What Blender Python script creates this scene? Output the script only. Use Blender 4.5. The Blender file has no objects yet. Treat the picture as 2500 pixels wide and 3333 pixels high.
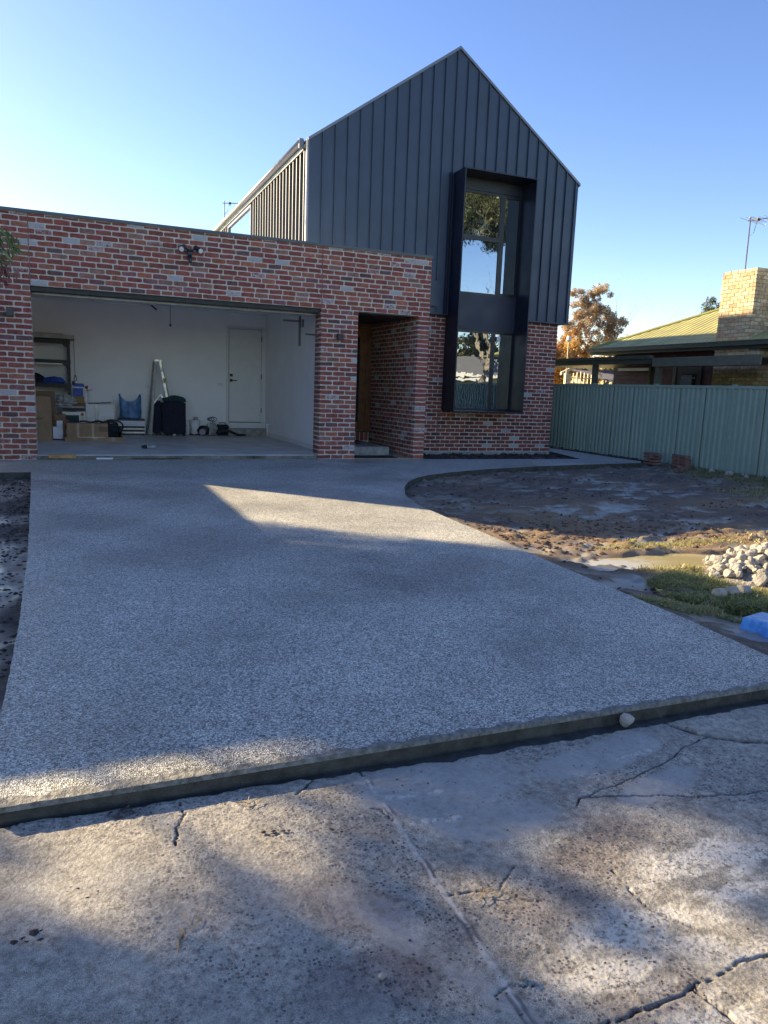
import bpy, bmesh, math, random
import numpy as np
from mathutils import Vector, Matrix
random.seed(7); rng = np.random.default_rng(11)
SC = bpy.context.scene; COL = SC.collection
# ------------------------------------------------------------------ camera, sky, sun, exposure
CX, CY, CZ = .5686, -12.9597, 1.312; YAW, PITCH, ROLL = .4002, -.1651, .0365; FPX = 2394.63
def cam_axes():
    cy, sy, cp, sp = math.cos(YAW), math.sin(YAW), math.cos(PITCH), math.sin(PITCH)
    f = Vector((sy*cp, cy*cp, sp)); r = Vector((cy, -sy, 0)); u = r.cross(f)
    cr, sr = math.cos(ROLL), math.sin(ROLL)
    return cr*r+sr*u, -sr*r+cr*u, f
AR, AU, AF = cam_axes()
cd = bpy.data.cameras.new('camera'); cam = bpy.data.objects.new('camera', cd); COL.objects.link(cam)
cam.matrix_world = Matrix(((AR.x, AU.x, -AF.x, CX), (AR.y, AU.y, -AF.y, CY), (AR.z, AU.z, -AF.z, CZ), (0, 0, 0, 1)))
cd.sensor_fit = 'VERTICAL'; cd.sensor_height = 36; cd.sensor_width = 27; cd.lens = FPX/3333*36
cd.clip_start = .05; cd.clip_end = 2000; SC.camera = cam
SUN_A, SUN_B = 1.58, -1.83            # shadow offset in x and y per metre of height
EL = math.atan(1/math.hypot(SUN_A, SUN_B)); ROT = math.atan2(-SUN_A, -SUN_B)
w = bpy.data.worlds.new('World'); SC.world = w; w.use_nodes = True
sky = w.node_tree.nodes.new('ShaderNodeTexSky'); sky.sky_type = 'NISHITA'; sky.sun_disc = False
sky.sun_elevation = EL; sky.sun_rotation = ROT; sky.air_density = .8; sky.dust_density = .3; sky.ozone_density = 1.5
hs = w.node_tree.nodes.new('ShaderNodeHueSaturation'); hs.inputs['Saturation'].default_value = 1.25; hs.inputs['Hue'].default_value = .519; gm = w.node_tree.nodes.new('ShaderNodeGamma'); gm.inputs[1].default_value = 1.0
w.node_tree.links.new(sky.outputs[0], gm.inputs[0]); w.node_tree.links.new(gm.outputs[0], hs.inputs['Color']); w.node_tree.links.new(hs.outputs[0], w.node_tree.nodes['Background'].inputs[0])
w.node_tree.nodes['Background'].inputs[1].default_value = .101
sl = bpy.data.lights.new('sun', 'SUN'); sl.energy = 4.5; sl.angle = math.radians(.55); sl.color = (1, .85, .66)
so = bpy.data.objects.new('sun', sl); COL.objects.link(so)
so.rotation_euler = Vector((-SUN_A, -SUN_B, 1)).to_track_quat('Z', 'Y').to_euler(); so.location = (-20, 25, 15)
SC.view_settings.view_transform = 'Standard'; SC.view_settings.look = 'None'; SC.view_settings.gamma = 1
SC.view_settings.exposure = 1.78; SC.view_settings.use_white_balance = True; SC.view_settings.white_balance_temperature = 8000; SC.view_settings.white_balance_tint = 4
SC.cycles.max_bounces = 8; SC.cycles.diffuse_bounces = 6; SC.cycles.glossy_bounces = 3
# ------------------------------------------------------------------ pixel helpers used to read off positions
def ray(u, v): return AF + AR*((u-1250)/FPX) - AU*((v-1666.5)/FPX)
def onz(u, v, z=0.):
    d = ray(u, v); return Vector((CX, CY, CZ)) + d*((z-CZ)/d.z)
def dz(a, b, z=0.): return onz(a/.6636, b/.6636, z)
# ------------------------------------------------------------------ noise on arrays
def vnoise(x, y, seed=0):
    xi = np.floor(x).astype(np.int64); yi = np.floor(y).astype(np.int64); fx = x-xi; fy = y-yi
    def h(a, b):
        n = (a*374761393 + b*668265263 + seed*1442695041) & 0xffffffff
        n = ((n ^ (n >> 13))*1274126177) & 0xffffffff
        return ((n ^ (n >> 16)) & 0xffff)/65535.
    fx = fx*fx*(3-2*fx); fy = fy*fy*(3-2*fy)
    return (h(xi, yi)*(1-fx)+h(xi+1, yi)*fx)*(1-fy)+(h(xi, yi+1)*(1-fx)+h(xi+1, yi+1)*fx)*fy
def fbm(x, y, seed=0, oc=4):
    s = 0; a = .5; t = 0
    for k in range(oc): s = s+a*vnoise(x*2**k+17.3*k, y*2**k-9.1*k, seed+k); t += a; a *= .5
    return s/t
def sst(a, b, x): t = np.clip((x-a)/(b-a), 0, 1); return t*t*(3-2*t)
# ------------------------------------------------------------------ materials
def new_mat(name):
    m = bpy.data.materials.new(name); m.use_nodes = True; nt = m.node_tree
    return m, nt, nt.nodes['Principled BSDF']
def N(nt, t, **k):
    n = nt.nodes.new(t)
    for a, b in k.items(): setattr(n, a, b)
    return n
def L(nt, a, b): nt.links.new(a, b)
def mixc(nt, fac, a, b, mode='MIX'):
    n = N(nt, 'ShaderNodeMix', data_type='RGBA', blend_type=mode)
    for s, v in ((0, fac), (6, a), (7, b)):
        if hasattr(v, 'links'): L(nt, v, n.inputs[s])
        elif s == 0: n.inputs[0].default_value = v
        else: n.inputs[s].default_value = (*v[:3], 1)
    return n.outputs[2]
def noise(nt, scale, detail=4, rough=.6, vec=None):
    n = N(nt, 'ShaderNodeTexNoise'); n.inputs['Scale'].default_value = scale; n.inputs['Detail'].default_value = detail; n.inputs['Roughness'].default_value = rough
    if vec is None:
        vec = N(nt, 'ShaderNodeTexCoord').outputs['Object']
    L(nt, vec, n.inputs['Vector']); return n.outputs['Fac']
def ramp(nt, fac, stops):
    r = N(nt, 'ShaderNodeValToRGB'); L(nt, fac, r.inputs[0]); e = r.color_ramp.elements
    while len(e) < len(stops): e.new(.5)
    for k, (p, c) in enumerate(stops):
        e[k].position = p; e[k].color = (*c, 1) if hasattr(c, '__len__') else (c, c, c, 1)
    return r.outputs[0]
def bump(nt, h, bsdf, dist=.003, strength=1):
    b = N(nt, 'ShaderNodeBump'); b.inputs['Distance'].default_value = dist; b.inputs['Strength'].default_value = strength
    L(nt, h, b.inputs['Height']); L(nt, b.outputs[0], bsdf.inputs['Normal'])
def simple(name, c, rough=.6, metal=0., var=.15, vscale=6, bmp=0, bscale=60, spec=.5):
    m, nt, p = new_mat(name)
    n = noise(nt, vscale, 5)
    d = tuple(max(0, x*(1-var*2)) for x in c); l = tuple(min(1, x*(1+var*2)) for x in c)
    L(nt, ramp(nt, n, [(.3, d), (.7, l)]), p.inputs['Base Color'])
    r2 = noise(nt, vscale*2.3, 3)
    L(nt, ramp(nt, r2, [(.3, max(0, rough-.08)), (.7, min(1, rough+.08))]), p.inputs['Roughness'])
    p.inputs['Metallic'].default_value = metal; p.inputs['Specular IOR Level'].default_value = spec
    if bmp: bump(nt, noise(nt, bscale, 4), p, bmp)
    return m
M = {}
def brick_mat(name, src):
    m, nt, p = new_mat(name)
    if src == 'obj': o = N(nt, 'ShaderNodeObjectInfo')
    else: o = N(nt, 'ShaderNodeAttribute', attribute_name='col')
    geo = N(nt, 'ShaderNodeNewGeometry').outputs['Position']
    n1 = noise(nt, 14, 5, .65, geo); n2 = noise(nt, 55, 4, .7, geo)
    c = mixc(nt, 1, o.outputs['Color'], ramp(nt, n1, [(.28, .62), (.5, 1.), (.74, 1.4)]), 'MULTIPLY')
    c = mixc(nt, 1, c, ramp(nt, n2, [(.25, .75), (.7, 1.15)]), 'MULTIPLY')
    wf = N(nt, 'ShaderNodeMath', operation='SUBTRACT'); L(nt, o.outputs['Alpha'], wf.inputs[0]); L(nt, noise(nt, 24, 6, .75, geo), wf.inputs[1])
    wr = N(nt, 'ShaderNodeMapRange'); L(nt, wf.outputs[0], wr.inputs[0]); wr.inputs[1].default_value = -.04; wr.inputs[2].default_value = .1
    c = mixc(nt, wr.outputs[0], c, (.40, .39, .40))
    L(nt, c, p.inputs['Base Color']); p.inputs['Roughness'].default_value = .88
    bump(nt, n2, p, .004); return m
M['brick'] = brick_mat('brick', 'obj'); M['brick_attr'] = brick_mat('brick_attr', 'attr')
M['mortar'] = simple('mortar', (.54, .50, .43), .95, var=.1, vscale=9, bmp=.006, bscale=70)
M['mortar_grey'] = simple('mortar_grey', (.22, .2, .18), .95, var=.1, vscale=9, bmp=.004)
M['clad'] = simple('clad', (.034, .058, .100), .42, .0, var=.05, vscale=1.2, bmp=.0025, bscale=3.5)
M['clad_flank'] = simple('clad_flank', (.05, .058, .075), .5, .0, var=.05, vscale=1.2, spec=1.)
M['clad_dark'] = simple('clad_dark', (.009, .014, .032), .38, var=.05, vscale=2)
M['trim'] = simple('trim', (.075, .085, .095), .35, var=.05, vscale=2)
M['gutter'] = simple('gutter', (.20, .205, .22), .32, .4, var=.05, vscale=2)
M['frame'] = simple('frame', (.012, .015, .022), .35, var=.05)
M['white_wall'] = simple('white_wall', (.88, .87, .88), .75, var=.02, vscale=1.5)
M['white'] = simple('white', (.74, .74, .74), .5, var=.02)
M['floor'] = simple('floor', (.5, .49, .48), .42, var=.12, vscale=2.2, bmp=.001)
M['concrete'] = simple('concrete', (.3, .29, .27), .85, var=.18, vscale=8, bmp=.004, bscale=40)
M['footing'] = simple('footing', (.33, .32, .29), .9, var=.2, vscale=12, bmp=.012, bscale=25)
M['timber_door'] = simple('timber_door', (.19, .075, .028), .4, var=.2, vscale=5)
M['timber'] = simple('timber', (.42, .25, .09), .7, var=.2, vscale=12)
M['black'] = simple('black', (.012, .012, .014), .5, var=.1)
M['black_cloth'] = simple('black_cloth', (.012, .014, .022), .9, var=.2, vscale=20, bmp=.01, bscale=15)
M['navy'] = simple('navy', (.010, .014, .035), .85, var=.2, vscale=14, bmp=.006, bscale=18)
M['teal'] = simple('teal', (.012, .06, .065), .9, var=.2, vscale=14)
M['card'] = simple('card', (.30, .19, .11), .85, var=.08, vscale=5)
M['card_dark'] = simple('card_dark', (.2, .125, .075), .85, var=.08, vscale=5)
M['tape'] = simple('tape', (.36, .27, .19), .35, var=.05)
M['plastic_blue'] = simple('plastic_blue', (.045, .16, .33), .3, var=.3, vscale=9, bmp=.015, bscale=14)
M['blue'] = simple('blue', (.01, .07, .38), .5, var=.15, vscale=10)
M['red'] = simple('red', (.35, .02, .04), .4, var=.1)
M['alu'] = simple('alu', (.55, .55, .52), .35, .7, var=.1, vscale=10)
M['paper'] = simple('paper', (.72, .72, .78), .8, var=.04)
M['grey_plastic'] = simple('grey_plastic', (.35, .35, .35), .3, var=.25, vscale=20, bmp=.01, bscale=25)
M['fence'] = simple('fence', (.23, .325, .28), .5, var=.06, vscale=.7)
M['roof_green'] = simple('roof_green', (.36, .345, .14), .5, var=.12, vscale=1.4)
M['gutter_green'] = simple('gutter_green', (.045, .057, .047), .45, var=.08)
M['beam_green'] = simple('beam_green', (.11, .115, .088), .6, var=.08)
M['maroon'] = simple('maroon', (.085, .03, .03), .7, var=.12, vscale=4)
M['cream'] = simple('cream', (.62, .56, .38), .6, var=.05)
M['roof_dark'] = simple('roof_dark', (.10, .10, .11), .5, var=.1)
M['roof_grey'] = simple('roof_grey', (.22, .22, .22), .7, var=.1)
M['steel'] = simple('steel', (.3, .3, .31), .4, .8, var=.1)
M['steel_blue'] = simple('steel_blue', (.17, .16, .24), .4, .4, var=.1)
M['rock'] = simple('rock', (.35, .32, .27), .9, var=.12, vscale=9, bmp=.012, bscale=30)
M['rubble_fines'] = simple('rubble_fines', (.26, .235, .20), .95, var=.3, vscale=30, bmp=.02, bscale=45)
M['rock_grey'] = simple('rock_grey', (.34, .31, .28), .9, var=.25, vscale=18, bmp=.01, bscale=50)
M['bark'] = simple('bark', (.16, .12, .09), .9, var=.25, vscale=6, bmp=.03, bscale=12)
M['bark_pale'] = simple('bark_pale', (.3, .25, .2), .9, var=.25, vscale=6, bmp=.03, bscale=12)
M['paver'] = simple('paver', (.20, .11, .09), .9, var=.3, vscale=9, bmp=.006)
M['asphalt'] = simple('asphalt', (.055, .055, .055), .9, var=.15, vscale=3, bmp=.004)
M['ground'] = simple('ground', (.10, .11, .05), .95, var=.3, vscale=1.2)
M['fence_timber'] = simple('fence_timber', (.36, .34, .31), .8, var=.15, vscale=3)
def blue_block_mat():
    m, nt, p = new_mat('blue_foam')
    a = noise(nt, 18, 6, .7)
    c = mixc(nt, ramp(nt, a, [(.45, 0.), (.62, 1.)]), (.06, .32, .70), (.03, .2, .58))
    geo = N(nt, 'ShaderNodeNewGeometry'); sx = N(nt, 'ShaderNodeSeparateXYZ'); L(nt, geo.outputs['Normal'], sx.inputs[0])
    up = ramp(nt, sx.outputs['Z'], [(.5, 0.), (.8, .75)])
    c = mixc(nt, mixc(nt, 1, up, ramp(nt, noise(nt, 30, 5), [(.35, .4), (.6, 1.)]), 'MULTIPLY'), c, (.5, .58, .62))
    L(nt, c, p.inputs['Base Color']); p.inputs['Roughness'].default_value = .6; bump(nt, a, p, .004); return m
M['blue_foam'] = blue_block_mat()
def glass_mat(name, refl=.55, dark=(.012, .02, .022), wav=.0008):
    m, nt, p = new_mat(name)
    nt.nodes.remove(p); out = nt.nodes['Material Output']
    g = N(nt, 'ShaderNodeBsdfGlossy'); g.inputs['Roughness'].default_value = 0; g.inputs['Color'].default_value = (.80, .90, 1, 1)
    d = N(nt, 'ShaderNodeBsdfDiffuse'); d.inputs['Color'].default_value = (*dark, 1)
    mx = N(nt, 'ShaderNodeMixShader'); fr = N(nt, 'ShaderNodeFresnel'); fr.inputs['IOR'].default_value = 1.6
    ad = N(nt, 'ShaderNodeMath', operation='ADD'); ad.inputs[1].default_value = refl; L(nt, fr.outputs[0], ad.inputs[0])
    L(nt, ad.outputs[0], mx.inputs[0]); L(nt, d.outputs[0], mx.inputs[1]); L(nt, g.outputs[0], mx.inputs[2]); L(nt, mx.outputs[0], out.inputs[0])
    b = N(nt, 'ShaderNodeBump'); b.inputs['Distance'].default_value = wav
    L(nt, noise(nt, 3.2, 2), b.inputs['Height']); L(nt, b.outputs[0], g.inputs['Normal']); return m
M['glass'] = glass_mat('glass', .30); M['glass_dim'] = glass_mat('glass_dim', .06)
def agg_mat():
    m, nt, p = new_mat('exposed_aggregate')
    tc = N(nt, 'ShaderNodeTexCoord').outputs['Object']
    v = N(nt, 'ShaderNodeTexVoronoi'); v.inputs['Scale'].default_value = 170; L(nt, tc, v.inputs['Vector'])
    sp = N(nt, 'ShaderNodeSeparateColor'); L(nt, v.outputs['Color'], sp.inputs[0])
    stone = ramp(nt, sp.outputs[0], [(0, (.035, .034, .028)), (.25, (.15, .146, .12)), (.5, (.35, .338, .28)), (.78, (.58, .56, .47)), (1, (.88, .86, .75))])
    v2 = N(nt, 'ShaderNodeTexVoronoi'); v2.inputs['Scale'].default_value = 48; L(nt, tc, v2.inputs['Vector'])
    s2 = N(nt, 'ShaderNodeSeparateColor'); L(nt, v2.outputs['Color'], s2.inputs[0])
    stone = mixc(nt, .2, stone, ramp(nt, s2.outputs[1], [(0, .14), (1, .5)]))
    big = noise(nt, .9, 5, .6); mid = noise(nt, 6, 4)
    c = mixc(nt, 1, stone, ramp(nt, big, [(.3, .80), (.7, 1.16)]), 'MULTIPLY')
    stn = noise(nt, .45, 3); c = mixc(nt, 1, c, ramp(nt, stn, [(.38, .86), (.52, 1.04)]), 'MULTIPLY')
    c = mixc(nt, 1, c, ramp(nt, mid, [(.3, .92), (.7, 1.07)]), 'MULTIPLY')
    L(nt, c, p.inputs['Base Color']); L(nt, ramp(nt, big, [(.35, .42), (.65, .62)]), p.inputs['Roughness'])
    bump(nt, v.outputs['Distance'], p, .004, .7); return m
M['agg'] = agg_mat()
M['slab_edge'] = simple('slab_edge', (.06, .057, .047), .75, var=.25, vscale=14, bmp=.006, bscale=40)
M['slab_lip'] = simple('slab_lip', (.17, .165, .145), .7, var=.3, vscale=40, bmp=.006, bscale=90)
def A(nt, n): return N(nt, 'ShaderNodeAttribute', attribute_name=n).outputs['Fac']
def mud_mat():
    m, nt, p = new_mat('mud')
    n1 = noise(nt, 6, 9, .8); n2 = noise(nt, 90, 6, .85)
    soil = ramp(nt, n1, [(.3, (.055, .043, .035)), (.5, (.165, .122, .092)), (.7, (.32, .25, .19))])
    soil = mixc(nt, A(nt, 'straw'), soil, ramp(nt, n2, [(.3, (.16, .085, .05)), (.55, (.36, .24, .13)), (.75, (.5, .38, .2))]))
    soil = mixc(nt, 1, soil, ramp(nt, n2, [(.3, .5), (.7, 1.35)]), 'MULTIPLY')
    wet = A(nt, 'wet')
    c = mixc(nt, wet, soil, ramp(nt, n1, [(.3, (.19, .175, .14)), (.7, (.34, .315, .25))]))
    L(nt, c, p.inputs['Base Color'])
    rm = N(nt, 'ShaderNodeMapRange'); L(nt, wet, rm.inputs[0]); rm.inputs[3].default_value = .8; rm.inputs[4].default_value = .27; L(nt, rm.outputs[0], p.inputs['Roughness'])
    inv = N(nt, 'ShaderNodeMath', operation='SUBTRACT'); inv.inputs[0].default_value = 1.05; L(nt, wet, inv.inputs[1])
    b = N(nt, 'ShaderNodeBump'); b.inputs['Distance'].default_value = .016; L(nt, n2, b.inputs['Height']); L(nt, inv.outputs[0], b.inputs['Strength']); L(nt, b.outputs[0], p.inputs['Normal'])
    return m
M['mud'] = mud_mat()
def water_mat():
    m, nt, p = new_mat('muddy_water')
    L(nt, ramp(nt, noise(nt, 2, 4), [(.3, (.33, .28, .15)), (.7, (.42, .36, .21))]), p.inputs['Base Color'])
    p.inputs['Roughness'].default_value = .06; bump(nt, noise(nt, 8, 2), p, .001); return m
M['water'] = water_mat()
def old_mat():
    m, nt, p = new_mat('old_concrete')
    tc = N(nt, 'ShaderNodeTexCoord').outputs['Object']
    v = N(nt, 'ShaderNodeTexVoronoi'); v.inputs['Scale'].default_value = 95; L(nt, tc, v.inputs['Vector'])
    sp = N(nt, 'ShaderNodeSeparateColor'); L(nt, v.outputs['Color'], sp.inputs[0])
    n1 = noise(nt, 7, 7, .75); n2 = noise(nt, 430, 3, .7); n4 = noise(nt, 38, 5, .75)
    base = ramp(nt, n1, [(.3, (.235, .212, .178)), (.5, (.345, .315, .262)), (.7, (.46, .42, .35))])
    base = mixc(nt, 1, base, ramp(nt, n4, [(.34, .55), (.5, 1.), (.66, 1.35)]), 'MULTIPLY')
    base = mixc(nt, 1, base, ramp(nt, n2, [(.36, .28), (.5, 1.), (.68, 1.55)]), 'MULTIPLY')
    st = mixc(nt, 1, ramp(nt, sp.outputs[0], [(.45, 0.), (.8, 1.)]), A(nt, 'stones'), 'MULTIPLY')
    st = mixc(nt, 1, st, ramp(nt, v.outputs['Distance'], [(.35, 1.), (.5, 0.)]), 'MULTIPLY')
    base = mixc(nt, st, base, ramp(nt, sp.outputs[1], [(0, (.05, .045, .055)), (1, (.13, .11, .12))]))
    slur = A(nt, 'slurry')
    base = mixc(nt, A(nt, 'stain'), base, mixc(nt, 1, base, (.50, .46, .50), 'MULTIPLY'))
    sb = N(nt, 'ShaderNodeMath', operation='MULTIPLY_ADD'); L(nt, slur, sb.inputs[0]); sb.inputs[1].default_value = .85; sb.inputs[2].default_value = -.02
    sbr = mixc(nt, 1, ramp(nt, sb.outputs[0], [(.1, 0.), (.9, 1.)]), ramp(nt, n4, [(.3, .55), (.55, 1.)]), 'MULTIPLY')
    c = mixc(nt, sbr, base, ramp(nt, n1, [(.3, (.29, .275, .245)), (.7, (.36, .345, .31))]))
    wm = mixc(nt, 1, A(nt, 'white'), ramp(nt, noise(nt, 60, 6, .8), [(.44, 0.), (.50, 1.)]), 'MULTIPLY')
    c = mixc(nt, wm, c, (.66, .62, .54))
    c = mixc(nt, A(nt, 'dark'), c, (.05, .045, .05))
    L(nt, c, p.inputs['Base Color']); L(nt, ramp(nt, slur, [(0, .82), (1, .4)]), p.inputs['Roughness'])
    hh = N(nt, 'ShaderNodeMath', operation='MULTIPLY_ADD'); L(nt, n2, hh.inputs[0]); hh.inputs[1].default_value = 1.2; L(nt, v.outputs['Distance'], hh.inputs[2])
    inv = N(nt, 'ShaderNodeMath', operation='SUBTRACT'); inv.inputs[0].default_value = 1.1; L(nt, slur, inv.inputs[1])
    b = N(nt, 'ShaderNodeBump'); b.inputs['Distance'].default_value = .002; L(nt, hh.outputs[0], b.inputs['Height']); L(nt, inv.outputs[0], b.inputs['Strength']); L(nt, b.outputs[0], p.inputs['Normal'])
    return m
M['old'] = old_mat()
def leaf_mat(name, stops, trans=.35):
    m, nt, p = new_mat(name); nt.nodes.remove(p); out = nt.nodes['Material Output']
    c = ramp(nt, A(nt, 'rnd'), stops)
    d = N(nt, 'ShaderNodeBsdfDiffuse'); t = N(nt, 'ShaderNodeBsdfTranslucent'); g = N(nt, 'ShaderNodeBsdfGlossy'); g.inputs['Roughness'].default_value = .45
    L(nt, c, d.inputs[0]); L(nt, c, t.inputs[0])
    m1 = N(nt, 'ShaderNodeMixShader'); m1.inputs[0].default_value = trans; L(nt, d.outputs[0], m1.inputs[1]); L(nt, t.outputs[0], m1.inputs[2])
    m2 = N(nt, 'ShaderNodeMixShader'); m2.inputs[0].default_value = .06; L(nt, m1.outputs[0], m2.inputs[1]); L(nt, g.outputs[0], m2.inputs[2])
    L(nt, m2.outputs[0], out.inputs[0]); return m
M['leaf_gum'] = leaf_mat('leaf_gum', [(0, (.05, .065, .03)), (.5, (.10, .12, .055)), (1, (.19, .18, .09))])
M['leaf_autumn'] = leaf_mat('leaf_autumn', [(0, (.32, .15, .05)), (.4, (.6, .33, .09)), (.75, (.72, .5, .17)), (1, (.5, .33, .2))], .45)
M['leaf_pinkbrown'] = leaf_mat('leaf_pinkbrown', [(0, (.30, .20, .11)), (.5, (.46, .33, .20)), (1, (.58, .46, .32))], .4)
M['leaf_green'] = leaf_mat('leaf_green', [(0, (.06, .09, .03)), (.6, (.14, .17, .06)), (1, (.3, .3, .12))])
M['leaf_dark'] = leaf_mat('leaf_dark', [(0, (.03, .05, .025)), (.6, (.06, .09, .045)), (1, (.12, .15, .08))], .2)
M['leaf_near'] = leaf_mat('leaf_near', [(0, (.03, .07, .025)), (.6, (.08, .16, .045)), (1, (.22, .28, .06))], .3)
M['leaf_red'] = leaf_mat('leaf_red', [(0, (.06, .02, .025)), (.6, (.14, .05, .05)), (1, (.25, .16, .16))], .3)
M['grass'] = leaf_mat('grass', [(0, (.06, .08, .02)), (.45, (.24, .27, .08)), (.75, (.38, .36, .12)), (1, (.5, .4, .2))], .3)
M['straw'] = leaf_mat('straw', [(0, (.14, .08, .04)), (.5, (.34, .22, .1)), (1, (.55, .42, .22))], .2)
# ------------------------------------------------------------------ geometry helpers
class MB:
    def __init__(s): s.v = []; s.f = []; s.mi = []
    def add(s, vs, fs, mi=0):
        o = len(s.v); s.v += [tuple(p) for p in vs]; s.f += [tuple(i+o for i in f) for f in fs]; s.mi += [mi]*len(fs); return s
    def box(s, a, b, mi=0, mat=None):
        x0, y0, z0 = a; x1, y1, z1 = b
        vs = [Vector(p) for p in ((x0,y0,z0),(x1,y0,z0),(x1,y1,z0),(x0,y1,z0),(x0,y0,z1),(x1,y0,z1),(x1,y1,z1),(x0,y1,z1))]
        if mat: vs = [mat @ p for p in vs]
        return s.add(vs, [(0,3,2,1),(4,5,6,7),(0,1,5,4),(1,2,6,5),(2,3,7,6),(3,0,4,7)], mi)
    def tube(s, pts, r, n=8, mi=0, cap=True):
        pts = [Vector(p) for p in pts]; rs = r if hasattr(r, '__len__') else [r]*len(pts); vs = []; fs = []
        for k, p in enumerate(pts):
            d = (pts[min(k+1, len(pts)-1)]-pts[max(k-1, 0)]).normalized()
            a = d.cross(Vector((0, 0, 1)) if abs(d.z) < .9 else Vector((1, 0, 0))).normalized(); b = d.cross(a)
            for i in range(n): t = 2*math.pi*i/n; vs.append(p+(a*math.cos(t)+b*math.sin(t))*rs[k])
        for k in range(len(pts)-1):
            for i in range(n): j = (i+1) % n; fs.append((k*n+i, k*n+j, (k+1)*n+j, (k+1)*n+i))
        if cap: fs += [tuple(range(n))[::-1], tuple(range((len(pts)-1)*n, len(pts)*n))]
        return s.add(vs, fs, mi)
    def prism(s, poly, z0, z1, mi=0, side=None, xf=None):
        n = len(poly); vs = [Vector((x, y, z0)) for x, y in poly]+[Vector((x, y, z1)) for x, y in poly]
        if xf: vs = [xf(p) for p in vs]
        o = len(s.v); s.add(vs, [tuple(range(n))[::-1], tuple(range(n, 2*n))], mi)
        s.f += [tuple(o+q for q in (i, (i+1) % n, n+(i+1) % n, n+i)) for i in range(n)]; s.mi += [mi if side is None else side]*n; return s
    def build(s, name, mats, parent=None, smooth=False, bevel=0, loc=None):
        me = bpy.data.meshes.new(name); me.from_pydata(s.v, [], s.f)
        if not isinstance(mats, (list, tuple)): mats = [mats]
        for m in mats: me.materials.append(M[m] if isinstance(m, str) else m)
        if len(mats) > 1: me.polygons.foreach_set('material_index', s.mi)
        if bevel:
            bm = bmesh.new(); bm.from_mesh(me); bmesh.ops.remove_doubles(bm, verts=bm.verts, dist=1e-5)
            bmesh.ops.bevel(bm, geom=[e for e in bm.edges if e.is_manifold and e.calc_face_angle(0) > .5], offset=bevel, segments=2, affect='EDGES', clamp_overlap=True)
            bm.to_mesh(me); bm.free()
        if smooth: me.polygons.foreach_set('use_smooth', [True]*len(me.polygons))
        o = bpy.data.objects.new(name, me); COL.objects.link(o)
        if parent: o.parent = parent
        if loc: o.location = loc
        return o
def tag(o, label=None, cat=None, group=None, kind=None):
    for k, v in (('label', label), ('category', cat), ('group', group), ('kind', kind)):
        if v: o[k] = v
    return o
def thing(name, label, cat, group=None):
    o = bpy.data.objects.new(name, None); COL.objects.link(o); return tag(o, label, cat, group)
def loose(pts, name, mat, parent=None, size=.1, asp=.5, rnd=None, flat=0., aim=None):
    """many small leaf shaped quads at pts, one mesh"""
    n = len(pts); pts = np.asarray(pts, float)
    sz = size*rng.uniform(.6, 1.35, n)[:, None]
    a = rng.normal(size=(n, 3))
    if aim is not None: a = a*.35+np.asarray(aim)
    a /= np.linalg.norm(a, axis=1)[:, None]
    b = rng.normal(size=(n, 3)); b[:, 2] *= (1-flat); b -= (a*b).sum(1)[:, None]*a; b /= np.linalg.norm(b, axis=1)[:, None]
    v = np.stack([pts-a*sz, pts-b*sz*asp*.5, pts+a*sz, pts+b*sz*asp*.5], 1).reshape(-1, 3)
    me = bpy.data.meshes.new(name); me.vertices.add(4*n); me.vertices.foreach_set('co', v.ravel())
    me.loops.add(4*n); me.loops.foreach_set('vertex_index', np.arange(4*n, dtype=np.int32))
    me.polygons.add(n); me.polygons.foreach_set('loop_start', np.arange(0, 4*n, 4, dtype=np.int32))
    me.update(calc_edges=True); me.materials.append(M[mat])
    r = rng.random(n) if rnd is None else np.clip(rnd+rng.normal(0, .18, n), 0, 1)
    at = me.attributes.new('rnd', 'FLOAT', 'FACE'); at.data.foreach_set('value', r.astype(np.float32))
    o = bpy.data.objects.new(name, me); COL.objects.link(o)
    if parent: o.parent = parent
    return o
def grid(name, xs, ys, Z, mats, attrs, parent=None, jitter=0):
    X, Y = np.meshgrid(xs, ys); nx, ny = len(xs), len(ys)
    v = np.stack([X, Y, Z], -1).reshape(-1, 3)
    i = (np.arange(ny-1)[:, None]*nx+np.arange(nx-1)[None]).ravel()
    f = np.stack([i, i+1, i+nx+1, i+nx], 1).astype(np.int32); n = len(f)
    me = bpy.data.meshes.new(name); me.vertices.add(len(v)); me.vertices.foreach_set('co', v.ravel())
    me.loops.add(4*n); me.loops.foreach_set('vertex_index', f.ravel())
    me.polygons.add(n); me.polygons.foreach_set('loop_start', np.arange(0, 4*n, 4, dtype=np.int32))
    me.update(calc_edges=True); me.materials.append(M[mats])
    me.polygons.foreach_set('use_smooth', [True]*n)
    for k, a in attrs.items():
        at = me.attributes.new(k, 'FLOAT', 'POINT'); at.data.foreach_set('value', np.clip(a, 0, 1).astype(np.float32).ravel())
    o = bpy.data.objects.new(name, me); COL.objects.link(o); return o
# ================================================================== SETTING
o = MB().add([(-600,-600,-.4),(600,-600,-.4),(600,900,-.4),(-600,900,-.4)], [(0,1,2,3)]).build('ground', 'ground'); tag(o, kind='structure')
o = MB().box((-200,-26,-.45),(200,-18.5,-.27)).build('road', 'asphalt'); tag(o, kind='structure')
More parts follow.
